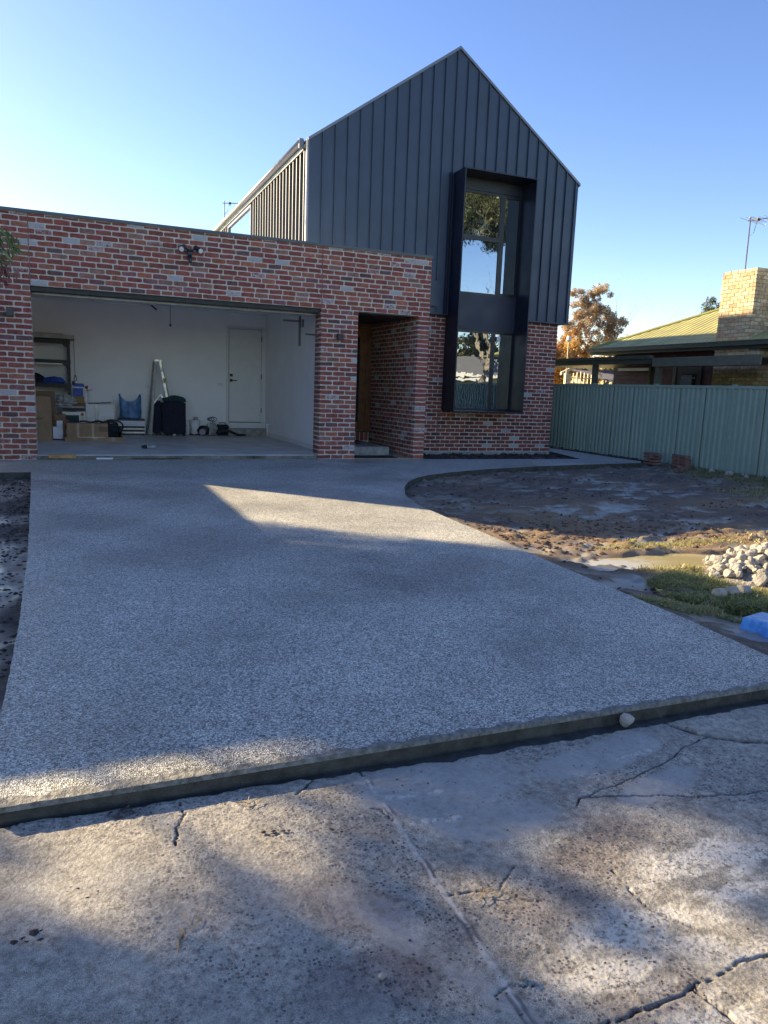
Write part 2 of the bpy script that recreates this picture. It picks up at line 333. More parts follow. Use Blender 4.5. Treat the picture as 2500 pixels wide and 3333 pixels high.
# driveway and path, one slab of exposed aggregate
PL = [(-3,-1.67),(-.012,-1.70),(.10,-4.2),(.217,-7.035),(.26,-8.74),(.27,-9.94),(.30,-10.6),(3.86,-10.64),(3.905,-10.34),(3.97,-9.69),(3.985,-9.29),(4.018,-8.75),(4.04,-8.24),(4.075,-7.75),
 (4.12,-7.226),(4.166,-6.26),(4.23,-5.35),(4.36,-4.74),(4.45,-4.45),(4.575,-4.17),(4.69,-3.9),(4.835,-3.62),(4.99,-3.35),(5.165,-3.10),(5.4,-2.82),(5.7,-2.56),(6.18,-2.27),(6.71,-2.03),(7.2,-1.83),(7.65,-1.69),(8.4,-1.47),(9.2,-1.32),(10.3,-1.13),
 (11.36,-.99),(11.634,-.70),(11.66,2.5),(11.7,16),(10.97,16),(10.97,1.62),(10.51,-.145),(6.87,-.045),(6.87,.1),(-3,.1)]
def dense(poly, step):
    out = []
    for i, (x, y) in enumerate(poly):
        x2, y2 = poly[(i+1) % len(poly)]; n = max(1, int(math.hypot(x2-x, y2-y)/step)) if y < -.5 else 1
        for k in range(n): t = k/n; out.append((x+(x2-x)*t+(random.uniform(-.003, .003) if k else 0), y+(y2-y)*t+(random.uniform(-.004, .004) if k else 0)))
    return out
PD = dense(PL, .05)
slab = MB().prism(PD, -.125, 0, 0, 1)
o = slab.build('driveway', ['agg', 'slab_edge']); tag(o, kind='structure')
# rough cement lip along the street edge
lip = MB(); prev = None
for k in range(180):
    x = .30+3.56*k/179; wv = .016+.010*math.sin(k*.7)+random.uniform(0, .008)+(.03 if x < .95 else 0)*random.uniform(.5, 1)
    y = -10.6-.04*(x-.3)/3.56
    s = [(x, y-.009, -.014), (x, y-.005, .002+random.uniform(0, .003)), (x, y+wv, .003+random.uniform(0, .003)), (x, y+wv+.01, -.002)]
    if prev is not None: lip.add(prev+s, [(0, 4, 5, 1), (1, 5, 6, 2), (2, 6, 7, 3)])
    prev = s
tag(lip.build('driveway_kerb', 'slab_lip'), kind='structure')
# gutter of set slurry in front of the slab
xs = np.arange(-.6, 5.2, .03); ys = np.arange(-10.85, -10.5, .02)
X, Y = np.meshgrid(xs, ys); Zg = -.072+.004*fbm(X*4, Y*4, 3)
o = grid('slurry_strip', xs, ys, Zg, 'slab_edge', {}); tag(o, kind='structure')
# ---------------------------------------------------------------- old cracked concrete apron
def polyd(X, Y, pts):
    d = np.full(X.shape, 9.)
    for (x0, y0), (x1, y1) in zip(pts[:-1], pts[1:]):
        vx, vy = x1-x0, y1-y0; t = np.clip(((X-x0)*vx+(Y-y0)*vy)/(vx*vx+vy*vy+1e-9), 0, 1)
        d = np.minimum(d, np.hypot(X-x0-t*vx, Y-y0-t*vy))
    return d
def cr(*p, wig=.006):
    q = [dz(a, b, -.055) for a, b in p]; out = []
    for a, b in zip(q[:-1], q[1:]):
        n = max(1, int((b-a).length/.025))
        for k in range(n):
            t = k/n; j = 0 if (not k and not out) else wig; out.append((a.x+(b.x-a.x)*t+random.uniform(-j, j), a.y+(b.y-a.y)*t+random.uniform(-j, j)))
    out.append((q[-1].x, q[-1].y)); return out
CR = [(cr((1415,1552),(1480,1575),(1530,1590),(1600,1597),(1680,1605)), .022, 1),
 (cr((1530,1588),(1480,1610),(1430,1650),(1380,1670),(1340,1690),(1290,1708),(1255,1720),(1245,1742)), .0022, 1),
 (cr((1250,1720),(1400,1715),(1500,1718),(1600,1712),(1680,1703)), .0022, .8),
 (cr((965,1932),(1030,1925),(1075,1918),(1130,1940),(1170,1942)), .001, .45), (cr((1080,1918),(1095,1890),(1110,1870)), .0015, .5),
 (cr((385,1728),(397,1762),(378,1795),(384,1830)), .003, .9), (cr((640,1716),(668,1694),(682,1670)), .005, 1),
 (cr((770,1655),(786,1675)), .004, 1), (cr((1680,2050),(1600,2075),(1530,2110),(1495,2132),(1430,2160),(1380,2180),(1300,2215)), .003, 1),
 (cr((1495,2130),(1540,2160),(1570,2190),(1620,2225)), .008, 1), (cr((1070,2150),(1105,2128),(1180,2120)), .0012, .45),
 (cr((800,1745),(825,1748),(848,1770)), .003, .8), (cr((930,1640),(950,1625)), .002, .6), (cr((1255,1830),(1300,1850),(1400,1960),(1500,2000)), .0015, .5)]
JOINT = cr((775,1662),(850,1762),(905,1850),(960,1930),(1020,2010),(1080,2110),(1150,2215),(1190,2290), wig=.003)
xs = np.arange(-.35, 3.9, .0058); ys = np.concatenate([np.arange(-12.6, -12.05, .03), np.arange(-12.05, -10.5, .005)])
X, Y = np.meshgrid(xs, ys)
Zc = -.060+.012*sst(1.9, .2, X)+.008*(fbm(X*1.7, Y*1.7, 5)-.5)+.0025*(fbm(X*9, Y*9, 6)-.5)
stones = sst(.42, .62, fbm(X*2.2, Y*2.2, 21))
# slurry film: middle strip and left
def blob(cx_, cy_, rx, ry, ang=0, soft=.5):
    c_, s_ = math.cos(ang), math.sin(ang); dx, dy = X-cx_, Y-cy_; return sst(1, 1-soft, np.hypot((dx*c_+dy*s_)/rx, (-dx*s_+dy*c_)/ry)+.5*(fbm(X*5, Y*5, 31)-.5))
def B(a, b, rx, ry, ang=0, soft=.5): p = dz(a, b, -.055); return blob(p.x, p.y, rx, ry, ang, soft)
slur = np.maximum.reduce([B(960,1690,.42,.26), B(1080,1770,.34,.16), B(1300,1630,.5,.14,.2), B(1430,1690,.3,.1,.2), B(860,1990,.09,.4,.6)*.6, B(650,2100,.5,.3)*.55, B(300,1950,.9,.5)*.5, B(960,2080,.06,.4,.5)*.8])
slur = np.clip(sst(.25, 1., slur*(.55+.95*fbm(X*9, Y*9, 44, 5)))*.85, 0, 1)
white = np.maximum.reduce([B(1560,1880,.33,.22,.3), B(1450,1960,.25,.14,.3)*.9, B(1330,2060,.28,.13,.3)*.8, B(1560,2160,.2,.12)*.9, B(1600,1990,.3,.18)*.8])
white = white*sst(.38, .56, fbm(X*8, Y*16, 45, 5))
stones = np.clip(np.maximum(stones, np.maximum(B(1350,1850,.35,.22), B(1180,1960,.25,.2)))*(1-.85*slur), 0, 1)
dark = np.zeros_like(X)
stain = np.maximum.reduce([B(760,1950,.12,.22,.9), B(830,2120,.26,.12), B(1290,1830,.3,.12,.3)*.8, B(1180,1950,.22,.1)*.7, B(270,1760,.12,.04)*.8, B(1400,2150,.2,.07)*.6])*(.5+.7*fbm(X*12, Y*12, 46))
stn = vnoise(X*75, Y*75, 91)*vnoise(X*41, Y*41, 92)
Zc += stones*.002*sst(.35, .6, stn)+.0003*vnoise(X*75, Y*75, 93)*(1-slur)++.0009*(fbm(X*24, Y*24, 94, 3)-.5)*(1-.7*slur)
wl = .12+.75*vnoise(X*14, Y*14, 77)**1.5
for pts, wd, dep in CR:
    d = polyd(X, Y, pts); m = sst(1.25, .45, d/(wd*wl+.0013))*(.35+.65*sst(.3, .5, vnoise(X*37, Y*37, 78))); Zc -= .03*dep*m; dark = np.maximum(dark, m*.9)
dj = polyd(X, Y, JOINT); jb = sst(.012, .004, dj)*sst(.25, .5, vnoise(X*22, Y*22, 10))
Zc += .0022*jb*vnoise(X*60, Y*60, 8); slur = np.maximum(slur, jb*.8); white = np.maximum(white, jb*.45)
dark = np.maximum(dark, .75*sst(.007, .002, np.abs(dj-.009))*sst(.5, .65, vnoise(X*12, Y*12, 9)))
# raised slurry dribbles
for a, b, c_, d_ in ((842,1722,950,1708), (890,1778,990,1764), (1340,1640,1420,1610)):
    p = cr((a, b), (c_, d_), wig=.004); m = sst(.022, .006, polyd(X, Y, p))*sst(.4, .6, fbm(X*40, Y*40, 3, 3)); Zc += .004*m; white = np.maximum(white, m*.6)
# slight step between separate slabs
big = CR[0][0]; side = np.where(Y > np.interp(X, [p[0] for p in big], [p[1] for p in big]), 1, 0)*sst(2.85, 2.95, X); Zc += .006*side
# broken back edge falling into the gutter
edge = -10.6-.04*(X-.3)/3.56-.026-.042*sst(.8, 2.0, X)+.03*(fbm(X*7, X*0+2.2, 12)-.5)+.014*(vnoise(X*34, X*0+5, 13)-.5)
Zc -= .03*sst(edge-.004, edge+.008, Y)
o = grid('old_concrete_apron', xs, ys, Zc, 'old', {'stones': stones, 'slurry': slur, 'white': white, 'dark': dark, 'stain': stain}); tag(o, kind='structure')
# wider apron, coarser, towards the street
ap = MB(); ap.prism([(-3,-18.5),(8,-18.5),(8,-12.55),(-3,-12.55)], -.30, -.066).prism([(-3,-12.55),(-.34,-12.55),(-.34,-10.75),(-3,-10.75)], -.30, -.066).prism([(3.88,-12.55),(8,-12.55),(8,-10.85),(3.88,-10.85)], -.3, -.066)
o = ap.build('street_apron', 'concrete'); tag(o, kind='structure')
# ---------------------------------------------------------------- muddy front garden
xs = np.arange(3.7, 12.7, .032); ys = np.arange(-10.85, 2.6, .032); X, Y = np.meshgrid(xs, ys)
H = -.085+.04*(fbm(X*.7, Y*.7, 51)-.5)+.032*(fbm(X*3.1, Y*3.1, 52, 5)-.5)
lumps = vnoise(X*9, Y*14, 53)*vnoise(X*5, Y*6, 54)
near_edge = sst(.75, .0, X-3.95-.25*np.clip(-Y-4, 0, 1)*0)*sst(-4.6, -5.2, Y)
H += .035*sst(.3, .7, lumps)*(1-near_edge)
H = np.where(near_edge > 0, H*(1-near_edge)+(-.028+.02*(fbm(X*4, Y*4, 55)-.5))*near_edge, H)
H += .035*sst(-1.0, 0, Y)*0
H -= .02*sst(0, -.1, Y+.0)*0
H += .05*sst(11.4, 12.1, X)
def pb(u, v, rx, ry, z=-.1, ang=0, amp=.6):
    p = dz(u, v, z); c_, s_ = math.cos(ang), math.sin(ang); dx, dy = X-p.x, Y-p.y
    return sst(1.1, .75, np.hypot((dx*c_+dy*s_)/rx, (-dx*s_+dy*c_)/ry)+amp*(fbm(X*2.6, Y*2.6, 61)-.5))
pud = np.maximum(pb(1560,1208,1.5,.34,ang=-.25), pb(1440,1218,.5,.22))
H = H*(1-pud)+pud*(-.145)
wetm = sst(.50, .60, fbm(X*1.5, Y*3.2, 62, 5))*sst(-.055, -.085, H)
wetm = np.maximum(wetm, np.maximum.reduce([pb(1250,1105,1.1,.55,amp=1.6)*.9, pb(960,1085,.5,.9,amp=1.3)*.75, pb(1000,1045,.9,.35,amp=1.6)*.7, pb(1350,1262,.45,.4,amp=1.2)*.95, pb(1480,1350,.7,.25,ang=-.9,amp=1.)*.95, pb(1180,1195,.5,.3,amp=1.4)*.85]))
rim = np.maximum(pb(1540,1208,1.7,.46,ang=-.25), pb(1410,1226,.6,.3)); wetm = np.maximum(wetm, (rim-pud)*.55)
flat = fbm(X*3.5, Y*5.5, 64, 5); wetm = wetm*sst(.60, .44, flat)
H = H-(.02*wetm)*(1-pud)
straw = sst(.40, .62, fbm(X*1.3, Y*1.3, 63))*sst(-4.4, -5.6, Y); straw = np.maximum(straw*.8, .95*pb(1200,1165,1.7,.6,amp=1.)*sst(.35, .55, fbm(X*6, Y*6, 65)))
straw = np.maximum(straw, .35*sst(.5, .65, fbm(X*.8, Y*.8, 66)))
o = grid('mud', xs, ys, H, 'mud', {'wet': wetm, 'straw': np.clip(straw, 0, 1)}); tag(o, kind='structure')
HX, HY, HZ = xs, ys, H
def hmud(x, y):
    i = int(np.clip((x-HX[0])/.032, 0, len(HX)-1)); j = int(np.clip((y-HY[0])/.032, 0, len(HY)-1)); return float(HZ[j, i])
p = dz(1560, 1208, -.1); o = MB().prism([(p.x+1.9*math.cos(t)*1.1, p.y+.9*math.sin(t)-.1) for t in np.linspace(0, 6.28, 40)[:-1]], -.135, -.122).build('puddle_water', 'water'); tag(o, kind='structure')
xs = np.arange(-3.5, .45, .03); ys = np.arange(-10.57, -1.55, .03); X, Y = np.meshgrid(xs, ys)
cl = sst(.38, .6, fbm(X*2.4, Y*1.6, 71, 5)); H2 = -.10+.03*cl*vnoise(X*22, Y*22, 72)+.03*(fbm(X*5, Y*5, 73)-.5)
o = grid('mud_verge', xs, ys, H2, 'mud', {'wet': (1-cl)*.95, 'straw': X*0}); tag(o, kind='structure')
# ================================================================== HOUSE
C = .0843; LZ = 32*C; W = 4.697; P1 = 5.403; E0 = 6.612; E1 = 6.8416; XL = -.72; GX0, GX1, GY = 4.8815, 11.158, 1.568; RX, RZ, EZ = 8.02, 8.193, 6.005; BX = 10.954; BY = 1.668; BT = 2.952
TOP = LZ+12.62*C
house = thing('house', 'new red brick house with an open double garage and a dark metal clad gable', 'house')
# mortar bodies (also the real walls); front faces at y=0 etc, bricks stand proud of them
mw = MB()
t = .11
mw.box((XL,.0035,-.13),(0-.003,.36,LZ)); mw.box((XL,.0035,LZ),(E1-.003,.24,TOP)); mw.box((W+.003,.0035,-.13),(P1-.003,.36,LZ)); mw.box((E0+.003,.0035,-.13),(E1-.003,.36,LZ))
mw.box((E0+.003,.36,-.13),(E1-.003,2.6,LZ)); mw.box((E0+.003,.24,LZ),(E1-.003,2.6,3.3))       # portal right wall
mw.box((P1-.12,.36,-.13),(P1-.003,2.6,LZ+.3))                                                # portal left wall
mw.box((E1-.003,BY+.0035,-.16),(8.1,BY+.24,BT-.003)); mw.box((9.7,BY+.0035,-.16),(BX-.003,BY+.24,BT-.003)); mw.box((8.1,BY+.0035,-.16),(9.7,BY+.24,.93)); mw.box((BX-.24,BY+.24,-.16),(BX-.003,13,BT-.003))
mw.box((P1,2.38,.0),(E0,2.6,.38))
wall = mw.build('brick_wall', 'mortar', house)
# brick generator
def outline(ln, ht, jit=.0036):
    c = min(.012, ht*.18); r = lambda: random.uniform(-jit, jit); a, b = ln/2, ht/2
    cc = lambda: c*random.uniform(.4, 1.5)
    return [(-a+r(), -b+cc()), (-a+cc(), -b+r()), (-a*.3+r(), -b+r()), (a*.35, -b+r()), (a-cc(), -b+r()), (a+r(), -b+cc()), (a+r(), b-cc()), (a-cc(), b+r()), (a*.3, b+r()), (-a*.35, b+r()), (-a+cc(), b+r()), (-a+r(), b-cc())]
def brick_geo(ln, ht, dp):
    p = outline(ln, ht); n = 12; e = .0025
    vs = [(x*(1-e*2/ln*2), 0, z*(1-e*2/ht*2)) for x, z in p]+[(x, e*1.6, z) for x, z in p]+[(x, dp, z) for x, z in p]
    fs = [tuple(range(n))]+[(i+n, (i+1) % n+n, (i+1) % n, i) for i in range(n)]+[(i+2*n, (i+1) % n+2*n, (i+1) % n+n, i+n) for i in range(n)]
    return vs, fs
def brick_col(kind):
    u = random.random()
    if kind == 'front':
        if u < .54: c = (.27, .075, .058)
        elif u < .76: c = (.35, .115, .075)
        elif u < .79: c = (.38, .115, .065)
        elif u < .87: c = (.14, .075, .068)
        elif u < .94: c = (.30, .15, .115)
        else: c = (.24, .09, .095)
        wsh = random.uniform(.05, .3) if random.random() > .09 else random.uniform(.42, .72)
    elif kind == 'gable':
        c = (.26, .068, .052) if u < .7 else ((.13, .045, .045) if u < .9 else (.27, .07, .05)); wsh = random.uniform(.05, .24) if random.random() > .07 else random.uniform(.45, .7)
    else:
        c = (.52, .40, .25) if u < .6 else ((.60, .48, .32) if u < .88 else (.46, .29, .17)); wsh = random.uniform(.05, .28)
    k = random.uniform(.8, 1.2); g = random.uniform(.92, 1.08); return (c[0]*k, c[1]*k*g, c[2]*k*g, wsh)
BR = []   # (centre, angle about z, length, height, depth, colour)
def course(p0, ax, u0, u1, z0, par, kind, holes=(), c=C, ends=(0, 0), dp=.05, ln=.24, joint=.0175, hd=.11):
    """one course of bricks between u0 and u1 on a face through p0; ax=unit along face; outward is -y turned by ax"""
    ang = math.atan2(ax[1], ax[0]); segs = [(u0, u1)]
    for a, b in holes:
        ns = []
        for s, e in segs:
            if b <= s or a >= e: ns.append((s, e)); continue
            if a > s: ns.append((s, a))
            if b < e: ns.append((b, e))
        segs = ns
    for s, e in segs:
        u = s; first = True
        while u < e-.03:
            l = ln
            if first and par: l = ln/2
            elif first and not par: l = ln
            if e-u-l < .05: l = e-u
            l = min(l, e-u)
            if not first and random.random() < .06 and kind == 'front' and e-u > .7: l *= random.choice((.8, .9, 1.04))
            hh = c-joint*random.uniform(.82, 1.2); d = dp
            if first and ends[0]: d = hd*2+.005 if par else hd
            if u+l > e-.01 and ends[1]: d = hd*2+.005 if l < ln*.7 else hd
            a = u+(joint/2 if not first or not ends[0] else 0); b = u+l-(joint/2 if not (u+l > e-.01 and ends[1]) else 0)
            m = (a+b)/2; zc = z0+c/2+random.uniform(-.0015, .0015)
            off = random.uniform(-.0035, .0015)
            nx, ny = ax[1], -ax[0]
            BR.append(((p0[0]+ax[0]*m+nx*(-off), p0[1]+ax[1]*m+ny*(-off), zc), ang, b-a, hh, d, brick_col(kind)))
            u += l; first = False
for k in range(45):
    z0 = k*C; par = k % 2
    if k < 32:
        course((0,0), (1,0), XL, 0, z0, par, 'front', ends=(0,1)); course((0,0), (1,0), W, P1, z0, par, 'front', ends=(1,1)); course((0,0), (1,0), E0, E1, z0, 0, 'front', ends=(1,1))
        s = .11 if not par else .225
        # garage reveal of the right pier (faces -x), and portal's right wall (faces -x)
        course((W,.36), (0,-1), 0, .36-s, z0, 0, 'front', dp=.03)
        course((E0,2.38), (0,-1), 0, 2.38-(.11 if True else s), z0, par, 'front', dp=.04)
    else:
        hh = TOP-z0 if k == 44 else C
        course((0,0), (1,0), XL, E1, z0, par, 'front', c=min(C, TOP-z0), ends=(0,1))
for k in range(35):
    z0 = .0015+k*C; course((0,BY), (1,0), E1+.004, BX, z0, k % 2, 'gable', holes=[(8.05, 9.76)] if z0+C > .93 else [], ends=(0,1))
# rowlock under the front door
for i in range(12): BR.append(((P1+.05+i*.1, 2.375, .27), 0, .086, .19, .05, brick_col('front')))
CAMV = Vector((CX, CY, CZ))
def psize(b): return b[2]*b[3]/(Vector(b[0])-CAMV).length_squared
def visible(b):
    d = Vector(b[0])-CAMV; zz = d.dot(AF); u = 1250+FPX*d.dot(AR)/zz; v = 1666.5-FPX*d.dot(AU)/zz; return -10 < u < 2510 and -10 < v < 3350
BR.sort(key=lambda b: -(psize(b) if visible(b) and b[1] == 0 else psize(b)*.01))
VARS = []
for k in range(14):
    vs, fs = brick_geo(.226, .0695, .05); me = bpy.data.meshes.new('brick'); me.from_pydata(vs, [], fs); me.materials.append(M['brick']); VARS.append(me)
def put_bricks(lst, parent, nobj, name='brick'):
    for b in lst[:nobj]:
        o = bpy.data.objects.new(name, random.choice(VARS)); o.parent = parent; o.location = b[0]; o.rotation_euler = (0, 0, b[1]); o.scale = (b[2]/.226, b[4]/.05, b[3]/.0695); o.color = b[5]; COL.objects.link(o)
    mb = MB(); cols = []
    for b in lst[nobj:]:
        vs, fs = brick_geo(b[2], b[3], b[4]); m = Matrix.Translation(b[0]) @ Matrix.Rotation(b[1], 4, 'Z'); mb.add([m @ Vector(v) for v in vs], fs); cols += [b[5]]*len(fs)
    if cols:
        o = mb.build(name, 'brick_attr', parent); at = o.data.attributes.new('col', 'FLOAT_COLOR', 'FACE'); at.data.foreach_set('color', np.array(cols, np.float32).ravel()); o['kind'] = 'stuff'; return o
put_bricks(BR, wall, 300)
# control joints: thin brown sealant lines
jm = simple('sealant', (.20, .12, .105), .8, var=.05)
for x, z0, z1, y in ((.002, LZ, TOP, -.004), (W+.002, LZ, TOP, -.004)): MB().box((x-.006, y-.004, z0), (x+.006, .01, z1)).build('control_joint', jm, house)
MB().box((7.95, BY-.008, 0), (7.962, BY+.01, .89)).build('control_joint', jm, house)
for x in (1.245, 2.205, 3.165, 4.125, .285): MB().box((x-.003, -.0065, LZ+2*C+.012), (x+.003, .01, LZ+3*C-.002)).build('weep_hole', 'black', house)
MB().box((E1+.01, BY-.03, -.16), (BX-.01, BY+.02, -.004)).build('footing', 'footing', house)
# parapet cap
MB().box((XL-.02, -.022, TOP-.004), (E1+.015, .27, TOP+.045)).build('parapet_cap', 'trim', house, bevel=.004)
# garage shell
sh = MB()
sh.box((XL,.24,LZ+.3),(E1,12.9,3.32)); 
sh.box((XL,.36,-.1),(XL+.11,12.9,3.78)); sh.box((-.62,5.3,.0),(4.03,5.42,3.2)); sh.box((4.89,5.3,0),(5.3,5.42,3.2)); sh.box((4.03,5.3,2.67),(4.89,5.42,3.2))
sh.box((4.97,.36,.0),(P1-.12,5.3,3.1)); sh.box((-.05,.245,LZ-.0),(4.97,.36,3.1)); sh.box((-.60,.36,0),(-.5,5.3,3.1)); sh.box((4.03,5.3,0),(4.89,5.42,.24))
sh.box((-.5,.36,3.05),(4.97,5.3,3.1))
shell = sh.build('garage_lining', 'white_wall', house)
MB().box((-.6,.1,-.1),(4.97,5.3,.07)).build('garage_floor', 'floor', house)
MB().box((-.5,5.285,.07),(3.95,5.3,.13)).build('skirting', 'white', house); MB().box((4.955,.4,.07),(4.97,5.28,.17)).build('skirting', 'white', house)
MB().box((3.96,5.325,.2),(4.96,5.5,2.75)).build('door_light_blocker', 'white_wall', house)  # unseen box added behind the door to stop sun leaking round its edges
d = MB().box((4.065,5.27,.40),(4.855,5.31,2.62)).build('internal_door', 'white', house, bevel=.003)
MB().box((4.00,5.262,.24),(4.055,5.30,2.70)).box((4.862,5.262,.24),(4.94,5.30,2.70)).box((4.055,5.262,2.645),(4.862,5.30,2.70)).box((4.055,5.262,.24),(4.862,5.30,.375)).build('door_frame', 'white', house, bevel=.003)
MB().box((4.07,5.268,.378),(4.85,5.30,.392)).build('door_seal', 'black', house)
MB().box((4.085,5.245,1.36),(4.145,5.272,1.43)).box((4.11,5.215,1.385),(4.245,5.235,1.408)).box((4.11,5.23,1.385),(4.13,5.25,1.408)).build('handle', 'black', d)
MB().box((4.085,5.25,1.485),(4.15,5.272,1.55)).build('deadlock', 'black', d)
for zz in (.62, 1.45, 2.35): MB().box((4.85,5.25,zz),(4.866,5.272,zz+.12)).build('hinge', 'black', d)
MB().box((4.0,4.98,.07),(4.968,5.26,.236)).build('door_step', 'concrete', house, bevel=.006)
MB().box((3.80,5.285,1.25),(3.92,5.3,1.32)).build('power_socket', 'white', house); MB().box((2.11,5.285,1.14),(2.20,5.3,1.22)).build('power_socket', 'white', house)
MB().tube([(4.95,5.0,.07),(4.95,5.0,.33),(4.95,4.9,.37)], .025, 10).build('vacuum_pipe', 'white', house)
MB().box((4.82,4.55,.36),(4.96,4.7,.39)).build('wall_bracket', 'white', house)
# raised sectional door, tracks and head trim
gd = MB()
gd.box((.02,.30,2.60),(4.90,.70,2.66)).box((.02,.30,2.66),(4.90,.34,3.0))
gdo = gd.build('garage_door', simple('door_panel', (.55,.54,.52), .45, var=.03), house)
MB().box((.03,.22,2.588),(4.67,.295,2.645)).build('door_seal_strip', 'gutter', gdo)
MB().box((0,.06,LZ-.075),(W,.22,LZ+.0)).build('lintel', 'black', house)
MB().box((4.68,.9,2.28),(4.96,.93,2.31)).box((4.72,1.5,2.1),(4.76,1.54,2.75)).box((4.4,1.5,2.56),(4.76,1.54,2.595)).box((4.72,1.3,2.45),(4.76,1.34,2.6)).build('track_bracket', 'gutter', house)
op = MB().box((2.1,2.9,2.86),(2.42,3.4,3.0)).build('door_opener', 'grey_plastic', house, bevel=.02)
MB().tube([(2.55,4.0,3.05),(2.55,4.0,2.52)], .006, 6).build('release_cord', 'black', house); MB().tube([(2.55,4,2.54),(2.55,4,2.49)], .02, 8).build('cord_knob', 'black', house)
MB().tube([(2.10,3.0,2.95),(2.06,2.9,2.80),(2.16,2.9,2.72)], .018, 6).build('cable', 'black', house)
# floor lip details: wet streaks on the threshold
MB().box((0,.04,.001),(W,.1,.058)).build('threshold', simple('wet_threshold', (.12,.125,.11), .3, var=.4, vscale=3), house)
# portal
MB().box((P1,.36,LZ-.012),(E0,2.5,LZ+.3)).build('portal_ceiling', 'clad_dark', house)
MB().box((P1,.24,LZ-.006),(E0,.36,LZ-.0)).build('lintel', 'black', house)
fd = MB().box((5.45,2.42,.385),(6.52,2.46,2.62)).build('front_door', 'timber_door', house)
MB().box((5.62,2.405,.58),(6.355,2.425,2.42)).build('glass', 'glass_dim', fd)
MB().box((6.38,2.395,.40),(6.392,2.42,2.6)).box((6.50,2.39,.40),(6.51,2.42,2.6)).build('moulding', 'timber_door', fd)
MB().box((6.525,2.36,.37),(6.565,2.5,2.66)).box((6.572,2.33,.37),(6.608,2.5,2.69)).box((5.41,2.36,2.625),(6.565,2.5,2.70)).box((5.41,2.36,.37),(5.45,2.5,2.66)).build('door_frame', 'timber_door', house, bevel=.004)
MB().box((5.41,2.33,.365),(6.6,2.42,.382)).build('door_sill', 'frame', house)
MB().box((P1+.01,.72,.0),(6.42,2.375,.17)).build('porch_step', 'concrete', house, bevel=.008)
MB().box((P1,.02,-.1),(E0,2.376,.002)).build('porch_floor', 'footing', house)
MB().box((P1,-.004,.0),(E0,.02,.012)).build('edge_strip', 'timber', house)
# lights on the brick
def lamp(x, z): return MB().box((x-.05,-.10,z-.055),(x+.05,0,z+.055)).build('wall_light', 'frame', house, bevel=.004)
lamp(-.29, 2.27); lamp(5.045, 2.22)
fl = MB().box((2.36,-.07,3.36),(2.44,0,3.47)).build('flood_light', 'frame', house, bevel=.01)
for sx, ang in ((-1, .5), (1, -.5)):
    a = Vector((2.40, -.07, 3.43)); b = a+Vector((sx*.10, -.03, .05)); c = b+Vector((sx*.05, -.10, -.05))
    h = MB().tube([a, b], .014, 8).tube([b+Vector((-sx*.01,.03,.02)), c], [.035, .052], 12).build('lamp_head', 'frame', fl); MB().tube([c, c+(c-b)*.06], .04, 12).build('lens', 'white', h)
MB().tube([(2.40,-.05,3.37),(2.40,-.075,3.30),(2.40,-.09,3.25)], [.03,.036,.022], 10).build('sensor', 'frame', fl)
# ---- gable cladding panels
def roofz(x): return EZ+(RZ-EZ)*(1-abs(x-RX)/(RX-GX0)) if x < RX else EZ+(RZ-EZ)*(1-(x-RX)/(GX1-RX))
HX0, HX1, HZ0, HZ1, HYF = 8.03, 9.775, .895, 5.82, 1.092
seams = [GX0]+[GX0+.0075+.2575*k for k in range(1, 25) if GX0+.2575*k < GX1-.08]+[GX1]
for a, b in zip(seams[:-1], seams[1:]):
    mb = MB(); cuts = sorted({a, b}|{c for c in (HX0, HX1, RX) if a < c < b})
    for s, e in zip(cuts[:-1], cuts[1:]):
        z0 = HZ1+.004 if (s >= HX0-1e-4 and e <= HX1+1e-4) else BT+.01
        mb.prism([(s, z0), (e, z0), (e, roofz(e)-.03), (s, roofz(s)-.03)], 0, 1, xf=lambda p: Vector((p.x, GY+p.z*.05, p.y)))
    if a > GX0:
        z0 = HZ1+.004 if HX0 < a < HX1 else BT+.01
        if abs(a-7.73) < .14: z0 = 3.63
        mb.box((a-.009, GY-.04, z0), (a+.009, GY+.001, roofz(a)-.035))
    mb.build('cladding_panel', 'clad', house)
MB().box((GX0,GY-.02,BT-.02),(HX0-.01,GY+.12,BT+.008)).build('base_flashing', 'clad', house); MB().box((HX1+.01,GY-.02,BT-.02),(GX1+.02,GY+.12,BT+.008)).build('base_flashing', 'clad', house)
MB().box((7.915,GY-.075,BT),(7.935,GY,5.80)).box((7.965,GY-.05,BT),(7.99,GY,5.78)).build('side_flashing', 'clad_dark', house)
MB().tube([(7.60,GY-.05,3.09),(7.72,GY-.05,3.085),(7.725,GY-.05,2.97)], .008, 6).build('conduit', 'black', house)
# backing wall for the gable and roof
MB().prism([(GX0+.1,BT),(HX0,BT),(HX0,HZ1),(HX1,HZ1),(HX1,BT),(GX1-.1,BT),(GX1-.1,EZ-.1),(RX,RZ-.15),(GX0+.1,EZ-.1)], 0, 1, xf=lambda p: Vector((p.x, GY+.052+p.z*.1, p.y))).build('gable_wall', 'clad_dark', house)
for nm, x0, z0, x1, z1 in (('roof', GX0-.03, EZ-.0, RX, RZ+.03), ('roof', GX1+.03, EZ-.0, RX, RZ+.03)):
    MB().add([(x0,GY+.01,z0),(x1,GY+.01,z1),(x1,13,z1),(x0,13,z0),(x0,GY+.01,z0-.06),(x1,GY+.01,z1-.06),(x1,13,z1-.06),(x0,13,z0-.06)], [(0,1,2,3),(7,6,5,4),(0,4,5,1),(2,6,7,3),(1,5,6,2),(3,7,4,0)]).build(nm, 'gutter', house)
